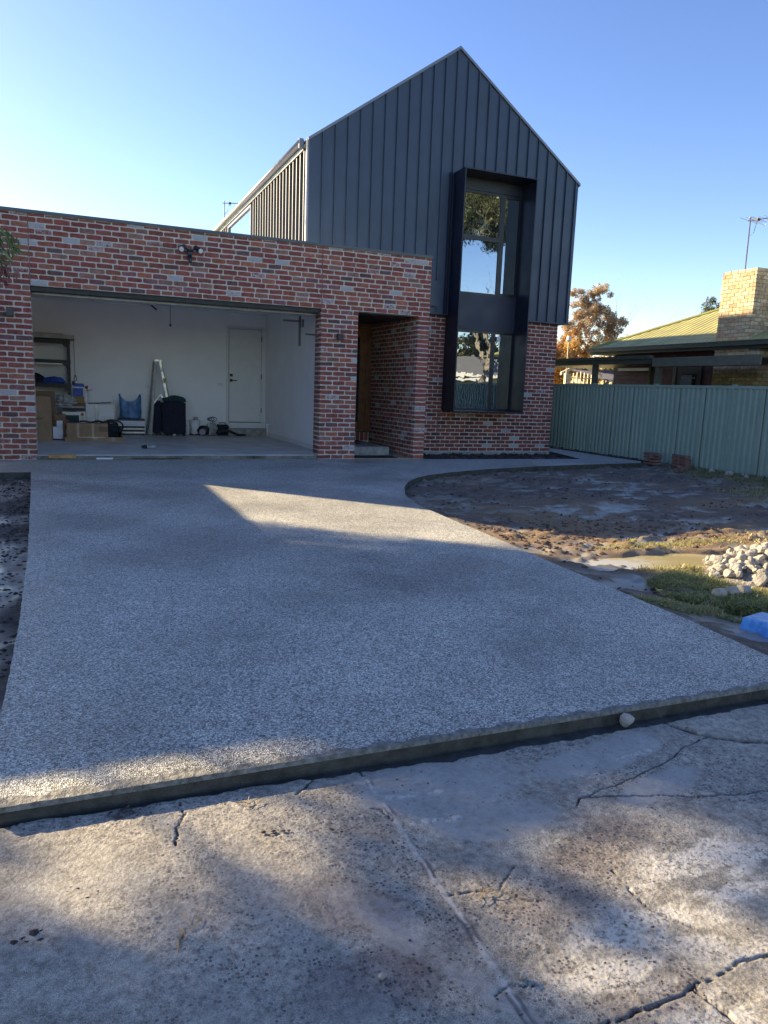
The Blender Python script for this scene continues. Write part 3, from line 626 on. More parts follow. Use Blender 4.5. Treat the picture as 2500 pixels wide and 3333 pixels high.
for x0, z0, x1, z1 in ((GX0-.03, EZ, RX, RZ+.03), (GX1+.03, EZ, RX, RZ+.03)):
    MB().add([(x0,GY-.035,z0-.05),(x1,GY-.035,z1-.05),(x1,GY-.035,z1+.006),(x0,GY-.035,z0+.006),(x0,GY+.06,z0-.05),(x1,GY+.06,z1-.05),(x1,GY+.06,z1+.006),(x0,GY+.06,z0+.006)], [(0,1,2,3),(7,6,5,4),(3,2,6,7),(0,4,5,1),(0,3,7,4),(1,5,6,2)]).build('barge_cap', 'gutter', house)
MB().box((GX1-.05,GY+.05,BT+.01),(GX1,13,EZ-.02)).build('cladding_side', 'clad', house)
MB().box((BX-.1,GY+.1,BT-.016),(GX1,13,BT+.006)).build('soffit', 'clad', house)
# left flank: ribbed cladding, window, fascia and gutter
SX = GX0
MB().box((SX+.02,GY+.06,3.32),(SX+.12,6.47,EZ-.1)).box((SX+.02,9.5,3.32),(SX+.12,13,EZ-.1)).box((SX+.02,6.47,3.32),(SX+.12,9.5,5.0)).box((SX+.02,6.47,5.80),(SX+.12,9.5,EZ-.1)).build('flank_wall', 'clad', house)
y = GY+.24
while y < 12.9:
    if 6.42 < y < 9.55: MB().box((SX-.035,y-.02,5.83),(SX+.018,y+.02,EZ-.12)).box((SX-.035,y-.02,3.3),(SX+.018,y+.02,4.96)).build('cladding_batten', 'clad_flank', house)
    else: MB().box((SX-.035,y-.02,3.3),(SX+.018,y+.02,EZ-.12)).build('cladding_batten', 'clad_flank', house)
    y += .262
MB().box((SX-.04,GY+.03,3.3),(SX+.0,GY+.10,EZ-.03)).box((SX-.04,GY+.0,3.3),(SX-.002,GY+.02,EZ-.03)).build('corner_trim', 'gutter', house)
MB().box((SX-.055,GY+.24,EZ-.165),(SX-.03,13,EZ-.115)).build('fascia', 'gutter', house)
MB().tube([(SX-.10,GY+.2,EZ-.03),(SX-.10,13,EZ-.03)], .065, 12).build('gutter', 'gutter', house, smooth=True)
MB().box((SX-.15,GY+.18,EZ-.15),(SX-.06,GY+.22,EZ+.03)).build('gutter_end', 'gutter', house)
fwn = MB().box((SX-.05,6.47,5.0),(SX+.05,9.5,5.06)).box((SX-.05,6.47,5.74),(SX+.05,9.5,5.80)).box((SX-.05,6.47,5.06),(SX+.05,6.53,5.74)).box((SX-.05,9.44,5.06),(SX+.05,9.5,5.74)).build('side_window', 'gutter', house)
MB().box((SX-.01,6.53,5.06),(SX,9.44,5.74)).build('pane', 'glass', fwn)
# window hood
th = .025
hood = MB().box((HX0,HYF,HZ0),(HX0+th,GY+.09,HZ1)).box((HX1-th,HYF,HZ0),(HX1,GY+.09,HZ1)).box((HX0+th,HYF,HZ1-th),(HX1-th,GY+.09,HZ1)).box((HX0+th,HYF,HZ0),(HX1-th,GY+.09,HZ0+th)).build('window_hood', 'clad_dark', house, bevel=.002)
WY = 1.66
MB().box((HX0+th,WY-.03,2.66),(HX1-th,WY+.02,3.42)).build('spandrel_panel', simple('spandrel', (.026,.036,.06), .5, var=.04, vscale=1), hood)
MB().box((HX0+th,WY-.035,5.56),(HX1-th,WY+.02,HZ1-th)).build('head_panel', 'clad_dark', hood)
def win(x0, x1, z0, z1, fw=.045, y=WY, gl='glass'):
    f = MB().box((x0,y-.03,z0),(x1,y+.02,z0+fw)).box((x0,y-.03,z1-fw),(x1,y+.02,z1)).box((x0,y-.03,z0+fw),(x0+fw,y+.02,z1-fw)).box((x1-fw,y-.03,z0+fw),(x1,y+.02,z1-fw)).build('window', 'frame', hood, bevel=.003)
    MB().box((x0+fw,y-.006,z0+fw),(x1-fw,y,z1-fw)).build('pane', gl, f); return f
win(8.056, 9.27, 4.60, 5.55); win(8.056, 9.27, 3.42, 4.60); win(9.272, 9.75, 3.42, 5.55, .07)
win(8.056, 9.235, .92, 2.655); win(9.237, 9.75, .92, 2.655, .045)
MB().box((9.31,WY-.045,2.45),(9.40,WY-.036,2.56)).build('sticker', 'paper', hood)
for x0, z0, z1 in ((9.50,3.5,5.47),(9.45,.99,2.6)):
    pass
MB().box((7.3,13,-.2),(BX,13.1,6)).build('rear_wall', 'clad_dark', house)
# curtains seen in the narrow panes are real folds just outside the reflective glass line: thin mesh screens
# ---- antennas
def antenna(base, top, name, label, boom_dir, ln=.5, els=5, el=.55):
    r = thing(name, label, 'antenna'); base = Vector(base); top = Vector(top); bd = Vector(boom_dir).normalized()
    MB().tube([base, top], .017, 8).build('mast', 'steel_blue', r)
    c = top-Vector((0,0,.08)); MB().tube([c-bd*ln*.1, c+bd*ln], .014, 6).build('boom', 'steel', r)
    perp = Vector((-bd.y, bd.x, 0)).normalized()
    for k in range(els):
        q = c+bd*(ln*(k/(els-1))-.03); e = el*(1-.08*k); MB().tube([q-perp*e, q+perp*e], .004, 6).build('element', 'steel', r)
    q = c+bd*ln*.35
    MB().tube([q-perp*el*.85, q-perp*el*.88+Vector((0,0,-.035)), q-perp*el*.85+Vector((0,0,-.07)), q+perp*el*.85+Vector((0,0,-.07)), q+perp*el*.88+Vector((0,0,-.035)), q+perp*el*.85, q-perp*el*.85], .006, 6).build('folded_dipole', 'alu', r)
    MB().tube([top-Vector((0,0,.45)), top-Vector((-.1,.05,.35)), c+bd*ln*.35], .006, 6).build('coax', 'black', r); MB().box(c+bd*ln*.35-Vector((.04,.04,.03)), c+bd*ln*.35+Vector((.04,.04,.03))).build('junction_box', 'black', r); return r
antenna((5.57,14.0,5.9), (5.57,14.0,7.53), 'tv_antenna', 'small thin antenna poking up behind the eave of the gable house', (.9,-.45,0), .55, 4, .14)
# ================================================================== BOUNDARY FENCE
fence = thing('boundary_fence', 'green corrugated steel boundary fence between the muddy garden and the neighbour', 'fence')
FX = 12.25; FT = 1.60; step = 2.085; posts = [-.26+step*k for k in range(-5, 6)]
for y0 in posts:
    p = MB().box((FX-.035,y0-.028,-.3),(FX+.035,y0+.028,FT+.03)).box((FX-.04,y0-.033,FT+.03),(FX+.04,y0+.033,FT+.045)).build('post', 'fence', fence)
def sheet(ya, yb):
    mb = MB(); pts = []; y = ya; pitch = .13
    while y < yb-1e-3:
        for dy, dx in ((0, 0), (.04, 0), (.062, -.032), (.108, -.032)):
            if y+dy <= yb: pts.append((FX-.0+dx, y+dy))
        y += pitch
    pts.append((FX, yb)); vs = []; 
    for x, yy in pts: vs += [(x, yy, .06-.1), (x, yy, FT-.02)]
    n = len(pts); return mb.add(vs, [(2*i, 2*i+1, 2*i+3, 2*i+2) for i in range(n-1)])
for a, b in zip(posts[:-1], posts[1:]):
    q = (b-a-.056)/3
    for k in range(3): sheet(a+.0+q*k, a+.028+q*(k+1)+.02).build('infill_sheet', 'fence', fence)
    MB().box((FX-.04,a+.029,FT-.035),(FX+.03,b-.029,FT+.02)).build('rail', 'fence', fence); MB().box((FX-.04,a+.029,-.06),(FX+.03,b-.029,-.01)).build('rail', 'fence', fence)
# ================================================================== NEIGHBOUR
nb = thing('neighbour_house', 'dark weatherboard house with green metal hip roof beyond the green fence', 'house')
EX, EY, NZ = 15.5, 6.24, 2.79; TP = .46; RXN = 19.5
mb = MB(); run = RXN-EX; YN = -9.0
# ribbed roof: west slope, built rib by rib
def rz_(x): return NZ+(x-EX)*TP
def roofpoly(poly, th=.04): return poly
wsl = MB(); wsl.add([(EX,YN,NZ),(RXN,YN,rz_(RXN)),(RXN,EY-run,rz_(RXN)),(EX,EY,NZ),(EX,YN,NZ-.03),(RXN,YN,rz_(RXN)-.03),(RXN,EY-run,rz_(RXN)-.03),(EX,EY,NZ-.03)], [(3,2,1,0),(4,5,6,7)])
y = YN+.1
while y < EY-.1:
    x1 = min(RXN, EX+(EY-y)); 
    for dx in (0,): wsl.add([(EX,y-.02,NZ),(EX,y+.02,NZ),(EX,y,NZ+.015),(x1,y-.02,rz_(x1)),(x1,y+.02,rz_(x1)),(x1,y,rz_(x1)+.015)], [(0,2,5,3),(2,1,4,5),(0,1,2)])
    y += .19
rf = wsl.build('roof', 'roof_green', nb)
MB().add([(EX,EY,NZ),(RXN,EY-run,rz_(RXN)),(RXN+run,EY,NZ)], [(0,1,2)]).add([(RXN,EY-run,rz_(RXN)),(RXN,YN,rz_(RXN)),(RXN+run,YN,NZ),(RXN+run,EY,NZ)], [(0,1,2,3)]).build('roof', 'roof_green', nb)
MB().tube([(EX-.0,EY,NZ+.02),(RXN,EY-run,rz_(RXN)+.02)], .045, 6).build('hip_cap', 'roof_green', nb)
MB().box((EX-.12,YN,NZ-.125),(EX,EY+.1,NZ-.01)).box((EX-.13,YN,NZ-.03),(EX-.115,EY+.11,NZ-.005)).build('gutter', 'gutter_green', nb)
MB().box((EX-.0,YN,NZ-.20),(EX+.03,EY+.05,NZ-.04)).build('fascia', 'gutter_green', nb)
MB().box((EX+.03,YN,NZ-.19),(EX+.7,EY-.1,NZ-.17)).build('soffit', 'maroon', nb)
WX = 16.1
for i in range(22):
    z0 = -.3+i*.135
    MB().add([(WX,-9,z0),(WX,5.8,z0),(WX-.0,5.8,z0+.14),(WX,-9,z0+.14),(WX-.022,-9,z0),(WX-.022,5.8,z0),(WX-.004,5.8,z0+.14),(WX-.004,-9,z0+.14)], [(4,5,6,7),(0,4,7,3),(1,2,6,5),(0,1,5,4),(3,7,6,2)]).build('weatherboard', 'maroon', nb)
MB().box((WX,-9,-.4),(WX+.1,5.8,2.62)).box((WX,5.7,-.4),(22,5.8,2.62)).build('wall', 'maroon', nb)
gd2 = MB().box((WX-.05,2.25,.0),(WX-.024,3.1,2.25)).build('glazed_door', 'frame', nb); MB().box((WX-.056,2.42,.9),(WX-.05,2.95,2.02)).build('pane', 'glass_dim', gd2)
for zz in (1.15,1.4,1.65,1.9): MB().box((WX-.062,2.42,zz),(WX-.056,2.95,zz+.02)).build('glazing_bar', 'beam_green', gd2)
bl = MB().box((WX-.12,4.07,2.12),(WX-.05,5.5,2.2)).build('awning_box', 'cream', nb)
MB().box((WX-.06,3.16,0),(WX-.03,3.27,2.3)).build('corner_board', 'beam_green', nb)
# chimney
CHX, CY0, CY1 = 15.58, .405, 1.43
CTOP = 4.48; chc = .0885
mch = MB().box((CHX+.008,CY0+.008,2.3),(16.6,CY1-.008,CTOP-.005)).box((CHX+.008,CY0-.32,-.3),(16.3,CY1-.008,2.62))
ch = mch.build('chimney', 'mortar_grey', nb); BR = []
nrow = 52
for k in range(nrow):
    z0 = CTOP-(k+1)*chc; par = k % 2; y0 = CY0 if z0 > 2.45 else CY0-.33
    if z0 < 1.4: break
    y1 = CY1 if k else CY1-.05
    course((CHX,y1), (0,-1), 0, y1-y0, z0, par, 'cream', c=chc, ln=.212, joint=.009, ends=(0,1))
    course((0,y0), (1,0), CHX+.11, 16.55, z0, 1-par, 'cream', c=chc, ln=.212, joint=.009)
put_bricks(BR, ch, 290)
MB().add([(16.0,CY0-.02,NZ+.12),(16.7,CY0-.02,NZ+.5),(16.7,CY0-.26,NZ+.5),(16.0,CY0-.2,NZ+.14)], [(0,1,2,3)]).build('flashing', 'gutter_green', nb)
antenna((15.75,.92,4.46), (15.75,.93,5.72), 'tv_antenna', 'tall rooftop antenna with long rods standing on the pale brick chimney', (.25,-.9,0), .5, 5, .46)
# carport
cp = thing('carport', 'flat roofed carport with green beams and posts behind the green fence', 'carport')
MB().box((13.0,-2.2,2.055),(13.045,.757,2.255)).build('beam', 'beam_green', cp); MB().box((13.0,.80,2.13),(13.06,6.8,2.30)).box((12.92,.77,2.24),(13.0,6.8,2.315)).build('beam', 'gutter_green', cp)
MB().box((13.06,-2.2,2.19),(15.5,6.8,2.22)).build('roof', 'gutter_green', cp)
for y0 in (.64, 2.94, 6.3): MB().box((13.06,y0-.06,-.3),(13.17,y0+.06,2.19)).build('post', 'beam_green', cp)
for y0 in (3.25,5.6): MB().box((15.2,y0-.05,-.3),(15.3,y0+.05,2.19)).build('post', 'beam_green', cp)
MB().box((13.1,-2.2,1.57),(13.13,.6,1.60)).build('handrail', 'beam_green', cp)
# cream outbuilding and dark roofed shed seen under the carport
cs = thing('cream_outbuilding', 'sunlit cream ribbed shed seen under the carport roof', 'shed')
mb = MB(); mb.box((22,13,-.4),(30,16,3.0)); mb.build('wall', 'cream', cs); mb = MB(); 
for i in range(50): mb.box((21.97,13+i*.06*1.0,-.4),(22.0,13.03+i*.06,3.0)); 
mb.build('ribbing', 'cream', cs); MB().box((21.8,12.8,3.0),(30,16.2,3.08)).build('roof', 'cream', cs)
mb = MB(); 
for i in range(40): mb.box((22+i*.2,12.975,-.4),(22.08+i*.2,13.0,2.65))
mb.box((21.9,12.93,2.65),(30,13.0,3.0)); mb.build('front_sheet', 'cream', cs)
ds = thing('garden_shed', 'low garden shed with dark corrugated roof behind the fence', 'shed')
mb = MB(); mb.add([(18.5,8.2,1.75),(21.5,8.2,1.75),(21.5,11.5,2.35),(18.5,11.5,2.35)], [(0,1,2,3)])
for i in range(20): mb.add([(18.55+i*.15,8.19,1.76),(18.6+i*.15,8.19,1.79),(18.65+i*.15,8.19,1.76),(18.55+i*.15,11.5,2.36),(18.6+i*.15,11.5,2.39),(18.65+i*.15,11.5,2.36)], [(0,1,4,3),(1,2,5,4)])
mb.build('roof', 'roof_dark', ds); MB().box((18.6,8.4,-.4),(21.4,11.3,1.74)).build('wall', 'cream', ds)
pg = thing('pergola', 'cream timber pergola with lattice gable beside the cream shed', 'pergola')
for x in (17.0,18.3): MB().box((x-.06,9.4,-.4),(x+.06,9.52,2.15)).build('post', 'cream', pg)
MB().prism([(16.7,2.05),(17.6,2.42),(18.5,2.05),(18.5,2.15),(17.6,2.55),(16.7,2.15)], 0, 1, xf=lambda p: Vector((p.x, 9.35+p.z*.08, p.y))).build('gable_frame', 'cream', pg)
for i in range(9): MB().box((16.95+i*.16,9.40,1.3),(16.99+i*.16,9.44,2.08+.03*min(i,8-i))).build('lattice_slat', 'cream', pg)
for zz in (1.55,1.75,1.95): MB().box((16.9,9.38,zz),(18.4,9.40,zz+.035)).build('lattice_slat', 'cream', pg)
sp_ = thing('pole_light', 'thin cream pole with a round white head in front of the autumn tree', 'pole'); MB().tube([(16.73,9.1,-.3),(16.73,9.1,3.25)], .022, 6).build('pole', 'cream', sp_); MB().tube([(16.73,9.1,3.2),(16.73,9.1,3.25),(16.73,9.1,3.4)], [.04,.1,.06], 10).build('head', 'white', sp_)
# ================================================================== TREES
def limbs(base, top, r0, n, spread, matl, parent, seed, tips=None):
    rnd = random.Random(seed); mb = MB(); base = Vector(base); top = Vector(top); tips = [] if tips is None else tips
    def grow(p, d, ln, r, lev):
        pts = [p]; rs = [r]; q = p
        for k in range(4):
            d = (d+Vector((rnd.uniform(-.22,.22), rnd.uniform(-.22,.22), rnd.uniform(-.08,.16)))).normalized(); q = q+d*ln/4; pts.append(q); rs.append(r*(1-.16*(k+1)))
        mb.tube(pts, rs, 6 if lev else 8); tips.append(q)
        if lev < n:
            for k in range(rnd.choice((2,3)) if lev else 4):
                i = rnd.choice((2,3,4)); a = rnd.uniform(0, 6.28); nd = (d+Vector((math.cos(a), math.sin(a), rnd.uniform(-.15,.5)))*spread).normalized(); grow(pts[i], nd, ln*rnd.uniform(.6,.8), rs[i]*.65, lev+1)
    h = (top-base); grow(base, h.normalized(), h.length, r0, 0)
    mb.build('trunk', matl, parent, smooth=True); return tips
def crown(centres, n, spread, flat=1.):
    cs_ = np.array([list(c)[:3] for c in centres]); rr = np.array([c[3] for c in centres]); i = rng.choice(len(cs_), n, p=rr**2.5/(rr**2.5).sum())
    v = rng.normal(size=(n,3)); v /= np.linalg.norm(v, axis=1)[:,None]; v *= (rng.random(n)**.45)[:,None]; v[:,2] *= flat
    return cs_[i]+v*rr[i][:,None], i
def tree(name, label, base, top, r0, blobs, n, leaf, size, asp=.5, sub=14, subr=.32, bark='bark', lev=3, group=None, seed=1, aim=None, spread=.8):
    t = thing(name, label, 'tree', group); limbs(base, top, r0, lev, spread, bark, t, seed)
    cl = []
    for bx, by, bz, br in blobs:
        for _ in range(sub):
            v = rng.normal(size=3); v /= np.linalg.norm(v); v *= br*rng.random()**.4; cl.append((bx+v[0], by+v[1], bz+v[2]*.85, br*subr*rng.uniform(.6,1.3)))
    p, i = crown(cl, n, 1); tone = rng.random(len(cl))[i]*.7+.15
    loose(p, 'crown', leaf, t, size, asp, rnd=tone, aim=aim); return t
tree('autumn_tree', 'leafy orange autumn tree rising behind the right corner of the brick wall', (20.3,13.5,-.4), (20.2,13.5,2.2), .14, [(19.6,13.3,2.9,1.1),(20.6,13.2,2.5,1.0),(19.0,12.9,2.3,1.0),(20.1,13.0,3.4,.8),(18.6,12.8,3.0,.8),(19.4,13,1.7,1.1)], 45000, 'leaf_autumn', .065, sub=26, subr=.28, seed=3)
tree('half_bare_tree', 'tall thin tree with pinkish brown leaves and bare twigs above the orange one', (21.1,13.2,-.4), (21.0,13.2,2.6), .13, [(20.7,13.0,4.6,.9),(21.5,12.9,4.2,.8),(20.2,13.3,4.5,.9),(20.9,12.9,5.6,.5),(21.9,12.7,3.4,.5),(20.2,13.2,5.4,.5)], 26000, 'leaf_pinkbrown', .05, sub=34, subr=.22, lev=5, seed=9, bark='bark_pale', spread=.6)
tree('grey_green_shrub', 'grey green bushy tree right of the autumn tree', (22.6,13.2,-.4), (22.6,13.2,1.5), .1, [(22.2,12.8,3.0,.9),(22.9,13,2.6,.8),(21.8,12.8,2.5,.8),(22.4,12.9,3.6,.5)], 9000, 'leaf_green', .045, sub=20, seed=5)
tree('dark_round_tree', 'dense dark green tree showing behind the roof beside the chimney', (25.6,10.8,-.4), (25.6,10.8,3.2), .2, [(25.3,10.9,5.0,.65),(25.9,10.6,5.6,.6),(25.4,10.7,4.4,.7),(26.3,10.4,5.2,.8),(25.1,11.1,4.2,.5)], 24000, 'leaf_dark', .045, sub=26, subr=.3, seed=6, lev=0)
pm = thing('palm_tree', 'small spiky palm poking up behind the far end of the green roof', 'tree'); mb = MB()
for k in range(26):
    a = random.uniform(0, 6.28); el_ = random.uniform(.2, 1.4); b = Vector((22.6,12.0,3.4)); d = Vector((math.cos(a)*math.cos(el_), math.sin(a)*math.cos(el_), math.sin(el_))); l = random.uniform(.55,.95); s_ = d.cross(Vector((0,0,1))).normalized()*.03
    mb.add([b-s_, b+s_, b+d*l*.6+s_*1.5, b+d*l*.6-s_*1.5, b+d*l+Vector((0,0,-.12))], [(0,1,2,3),(3,2,4)])
o = mb.build('frond', 'leaf_green', pm); o['kind'] = 'stuff'; o = MB().tube([(22.6,12,-.4),(22.6,12,3.4)], [.14,.1], 8).build('trunk', 'bark', pm)
# trees west of the drive: they throw the dappled shade
GB = [(-6.6,3.6,5.6,.45),(-7.2,3.0,6.0,.5),(-6.7,3.1,6,.8),(-5.6,1.3,6,.95),(-6.5,.4,6,1.15),(-5.1,0,5,1.0),(-7.5,2.0,6.8,1.15),(-8.5,4.6,7.6,.9),(-6.1,2.3,5.0,.7),(-6.0,-.9,5.4,1.0),(-5.5,2.75,6,.6),(-7.1,4.6,7,.6),(-4.1,.6,5,.55),(-3.4,-.35,4.9,.5),(-8.6,6.2,7.8,.6)]
tree('gum_tree', 'tall gum tree west of the driveway throwing dappled shade', (-7.6,1.0,-.4), (-7.3,.9,3.4), .28, GB, 46000, 'leaf_gum', .08, .4, sub=26, subr=.30, seed=12, bark='bark_pale')
GB2 = [(-6.3,-3.2,4.6,.5),(-7.3,-2.0,5.1,.5),(-5.4,-4.3,4.1,.5),(-6.8,-3.7,4.6,.7),(-5.7,-5.0,4.2,.7),(-7.8,-2.6,5.0,.65),(-5.2,-3.0,4.3,.24),(-4.9,-3.8,4.2,.2),(-6.2,-1.8,5,.25),(-5.8,-2.8,4.6,.2),(-5.5,-3.6,4.4,.16),(-6.9,-1.7,5.2,.2),(-5.0,-3.1,4.0,.15),(-6.4,-2.6,5.2,.15),(-4.6,-2.2,4.3,.5),(-5.4,-1.2,5.2,.5),(-4.0,-2.9,4.3,.5),(-3.5,-3.5,4.3,.5)]
tree('gum_tree', 'smaller gum tree nearer the street west of the driveway', (-5.4,-3.6,-.4), (-5.3,-3.6,2.4), .18, GB2, 11500, 'leaf_gum', .07, .4, sub=9, subr=.31, seed=15, bark='bark_pale')
# neighbour to the west: its eave shades the west side of the drive
wn = thing('west_house', 'pale weatherboard house west of the driveway', 'house')
MB().box((-12,-5.2,-.4),(-2.6,4.2,2.5)).build('wall', 'cream', wn)
MB().add([(-1.98,-5.7,2.6),(-1.98,4.8,2.6),(-12.6,4.8,2.6),(-12.6,-5.7,2.6),(-6,-1.6,4.3),(-6,.8,4.3),(-8.5,.8,4.3),(-8.5,-1.6,4.3)], [(0,1,5,4),(1,2,6,5),(2,3,7,6),(3,0,4,7),(4,5,6,7),(3,2,1,0)]).build('roof', 'roof_grey', wn)
wwn = MB().box((-2.61,-2.2,.9),(-2.58,-.6,2.1)).build('window', 'white', wn); MB().box((-2.585,-2.1,1.0),(-2.57,-.7,2.0)).build('pane', 'glass', wwn)
# overhanging branch at the left frame edge
bt = thing('leafy_branch_tree', 'drooping green and reddish leaves of a small tree reaching in at the left edge', 'tree')
bp = [(-.9,-5.9,-.2),(-.85,-5.9,1.2),(-.6,-5.92,2.2),(-.2,-5.95,2.55),(.02,-5.96,2.48)]
MB().tube(bp, [.04,.035,.02,.012,.006], 8).build('trunk', 'bark', bt, smooth=True)
cl = [(.13,-5.98,2.37,.09),(.02,-5.96,2.42,.13),(.15,-5.98,2.31,.07),(.08,-5.98,2.26,.08),(-.15,-5.95,2.45,.2),(-.45,-5.95,2.4,.3),(-.7,-5.9,2.1,.3)]
p, _ = crown(cl, 1500, 1); loose(p, 'foliage', 'leaf_near', bt, .055, .3, aim=(.35,0,-.75))
cl = [(.10,-5.97,2.14,.08),(.06,-5.97,2.07,.06),(-.03,-5.96,2.1,.09),(-.2,-5.95,2.1,.15)]; p, _ = crown(cl, 260, 1); loose(p, 'dry_leaves', 'leaf_red', bt, .035, .5, aim=(.1,0,-.7))
p, _ = crown([(.0,-5.95,2.62,.05)], 8, 1); loose(p, 'dry_leaves', 'leaf_red', bt, .03, .5)
# ---------------------------------------------------------------- across the street (seen in the window glass)
tree('street_gum', 'large spreading gum tree across the street', (27.5,-31,-.4), (27.3,-31,5), .5, [(25,-30,14.0,2.8),(28,-31,14.6,3.0),(22.5,-29,13.6,2.2),(30,-31,13,2.6),(24,-30.5,16,2.4),(21,-28.5,11.6,.9)], 60000, 'leaf_gum', .16, .3, sub=26, subr=.34, seed=22, bark='bark_pale', aim=(0,0,-.8))
oh = thing('street_house', 'low pale house with white fascia across the street', 'house')
MB().box((16,-42,-.4),(34,-34,2.6)).build('wall', 'cream', oh)
MB().add([(15.2,-33.2,2.7),(34.8,-33.2,2.7),(34.8,-42.8,2.7),(15.2,-42.8,2.7),(19,-38,4.3),(31,-38,4.3)], [(0,1,5,4),(1,2,5),(2,3,4,5),(3,0,4),(3,2,1,0)]).build('roof', 'roof_grey', oh)
MB().box((15.1,-33.25,2.5),(34.9,-33.15,2.74)).box((18,-31.6,2.15),(29,-31.5,2.35)).build('fascia', 'white', oh); MB().box((18,-34,2.2),(29,-31.6,2.3)).build('porch_roof', 'roof_grey', oh)
for x in (19,22,26): f = MB().box((x,-34.0,.8),(x+1.6,-33.96,2.1)).build('window', 'white', oh); MB().box((x+.08,-33.96,.88),(x+1.52,-33.95,2.02)).build('pane', 'glass_dim', f)
pf = thing('paling_fence', 'grey timber paling fence across the street', 'fence'); mb = MB()
for i in range(150): mb.box((12+i*.13,-29.0+random.uniform(-.008,.008),-.4),(12.12+i*.13,-28.98,1.15+random.uniform(-.02,.02)))
o = mb.build('paling', 'fence_timber', pf); o['kind'] = 'stuff'; MB().box((12,-28.975,.9),(31.5,-28.93,.97)).build('rail', 'fence_timber', pf)
for k in range(6):
    tree('street_tree', ['bushy dark tree behind the house across the street','rounded green tree behind the street house, near its left end','broad green tree behind the middle of the street house','dense green tree behind the street house chimney side','green tree at the far end of the street house','wide green tree past the street house'][k], (10+k*5,-46+k%2*2,-.4), (10+k*5,-46+k%2*2,3), .25, [(10+k*5,-46+k%2*2,4.5,2.2),(11+k*5,-46,5.6,1.6),(9+k*5,-46,5.0,1.6)], 3500, 'leaf_gum', .28, sub=12, seed=30+k, lev=2, group='trees behind the house across the street')
pw = thing('power_lines', 'overhead wires running along the street', 'power line'); mb = MB()
for k, (zz, yy) in enumerate(((6.9,-22.2),(6.75,-22.6),(6.3,-22.2),(6.1,-22.6))):
    mb.tube([(-40,yy,zz+.6),(-10,yy,zz),(20,yy,zz-.3),(50,yy,zz+.2)], .014, 5)
mb.build('wire', 'black', pw); MB().tube([(52,-22.4,-.4),(52,-22.4,8)], .15, 10).build('pole', 'bark', pw)
# ================================================================== THINGS IN THE GARAGE
Fz = .07
def box_thing(name, label, cat, a, b, mat='card', rot=0, group=None, bevel=.004):
    c = ((a[0]+b[0])/2, (a[1]+b[1])/2, a[2]); m = MB().box((a[0]-c[0], a[1]-c[1], 0), (b[0]-c[0], b[1]-c[1], b[2]-a[2]))
    o = m.build(name, mat, None, bevel=bevel, loc=c); o.rotation_euler.z = rot; return tag(o, label, cat, group)
def sub(parent, name, a, b, mat, bevel=0):   # a,b in the parent's local frame
    return MB().box(a, b).build(name, mat, parent, bevel=bevel)
def txt(body, size, loc, rot, mat, name, parent):
    cu = bpy.data.curves.new(name, 'FONT'); cu.body = body; cu.size = size; cu.extrude = .0006; cu.align_x = 'CENTER'; t_ = bpy.data.objects.new('t', cu); me = bpy.data.meshes.new_from_object(t_); bpy.data.objects.remove(t_); o = bpy.data.objects.new(name, me); COL.objects.link(o); o.location = loc; o.rotation_euler = rot; o.data.materials.clear(); o.data.materials.append(M[mat]); o.parent = parent; return o
FR = (math.pi/2, 0, 0)
b = box_thing('tall_carton', 'tall brown cardboard box standing at the left end of the garage', 'box', (-.42,2.87,Fz), (.155,3.28,.94)); sub(b, 'tape', (-.06,-.207,.72), (-.0,-.2055,.872), 'tape'); sub(b, 'tape', (-.06,-.207,0), (.0,-.2055,.14), 'tape'); sub(b, 'print', (.02,-.207,.42), (.14,-.2055,.47), 'card_dark')
for zz, s_ in ((.50,'2PC'),(.30,'N.W.'),(.16,'G.W.')): txt(s_, .04, (-.10,-.2075,zz), FR, 'card_dark', 'print', b)
sub(b, 'print', (-.17,-.207,.64), (-.10,-.2055,.70), 'card_dark')
box_thing('grey_carton', 'tall grey brown box behind the tall cardboard box', 'box', (-.4,3.32,Fz), (.215,3.62,1.03), 'card_dark')
b = box_thing('open_carton', 'small open cardboard box between the tall box and the printed television box', 'box', (.19,3.30,Fz), (.40,3.62,.58), 'card'); sub(b, 'flap', (-.105,-.20,.36), (.105,-.16,.5), 'card_dark')
b = box_thing('paper_packet', 'white printed sheet standing against the small open box', 'paper', (.165,3.18,Fz+.03), (.345,3.21,.34), 'paper')
box_thing('paper_note', 'small white card leaning above the white printed sheet', 'paper', (.235,3.22,.34), (.345,3.235,.46), 'paper', rot=.1)
# tray carton with box in it
tray = thing('shallow_carton', 'wide shallow cardboard tray lying open on the garage floor', 'box')
MB().box((.38,2.95,Fz),(1.50,3.5,Fz+.01)).build('base', 'card', tray); MB().box((.38,2.95,Fz+.01),(1.50,2.96,Fz+.085)).build('front_wall', 'card', tray); MB().box((.38,3.49,Fz+.01),(1.50,3.5,Fz+.085)).build('back_wall', 'card', tray); MB().box((.38,2.96,Fz+.01),(.39,3.49,Fz+.085)).build('side_wall', 'card', tray)
MB().add([(1.49,2.96,Fz+.01),(1.5,3.49,Fz+.01),(1.42,3.49,Fz+.26),(1.44,3.1,Fz+.16)], [(0,1,2,3)]).build('side_wall', 'card', tray); MB().box((.9,2.947,Fz+.04),(.98,2.9495,Fz+.085)).box((1.25,2.947,Fz),(1.31,2.9495,Fz+.085)).build('tape', 'tape', tray)
MB().box((.62,2.945,Fz+.078),(1.12,2.952,Fz+.086)).build('edge_label', 'paper', tray)
b = box_thing('long_carton', 'long brown box with clear tape lying in the shallow tray', 'box', (.42,3.0,Fz+.012), (1.19,3.26,.425), 'card', rot=-.02)
for x in (-.2,.08): sub(b, 'tape', (x,-.133,.0), (x+.045,-.1315,.345), 'tape')
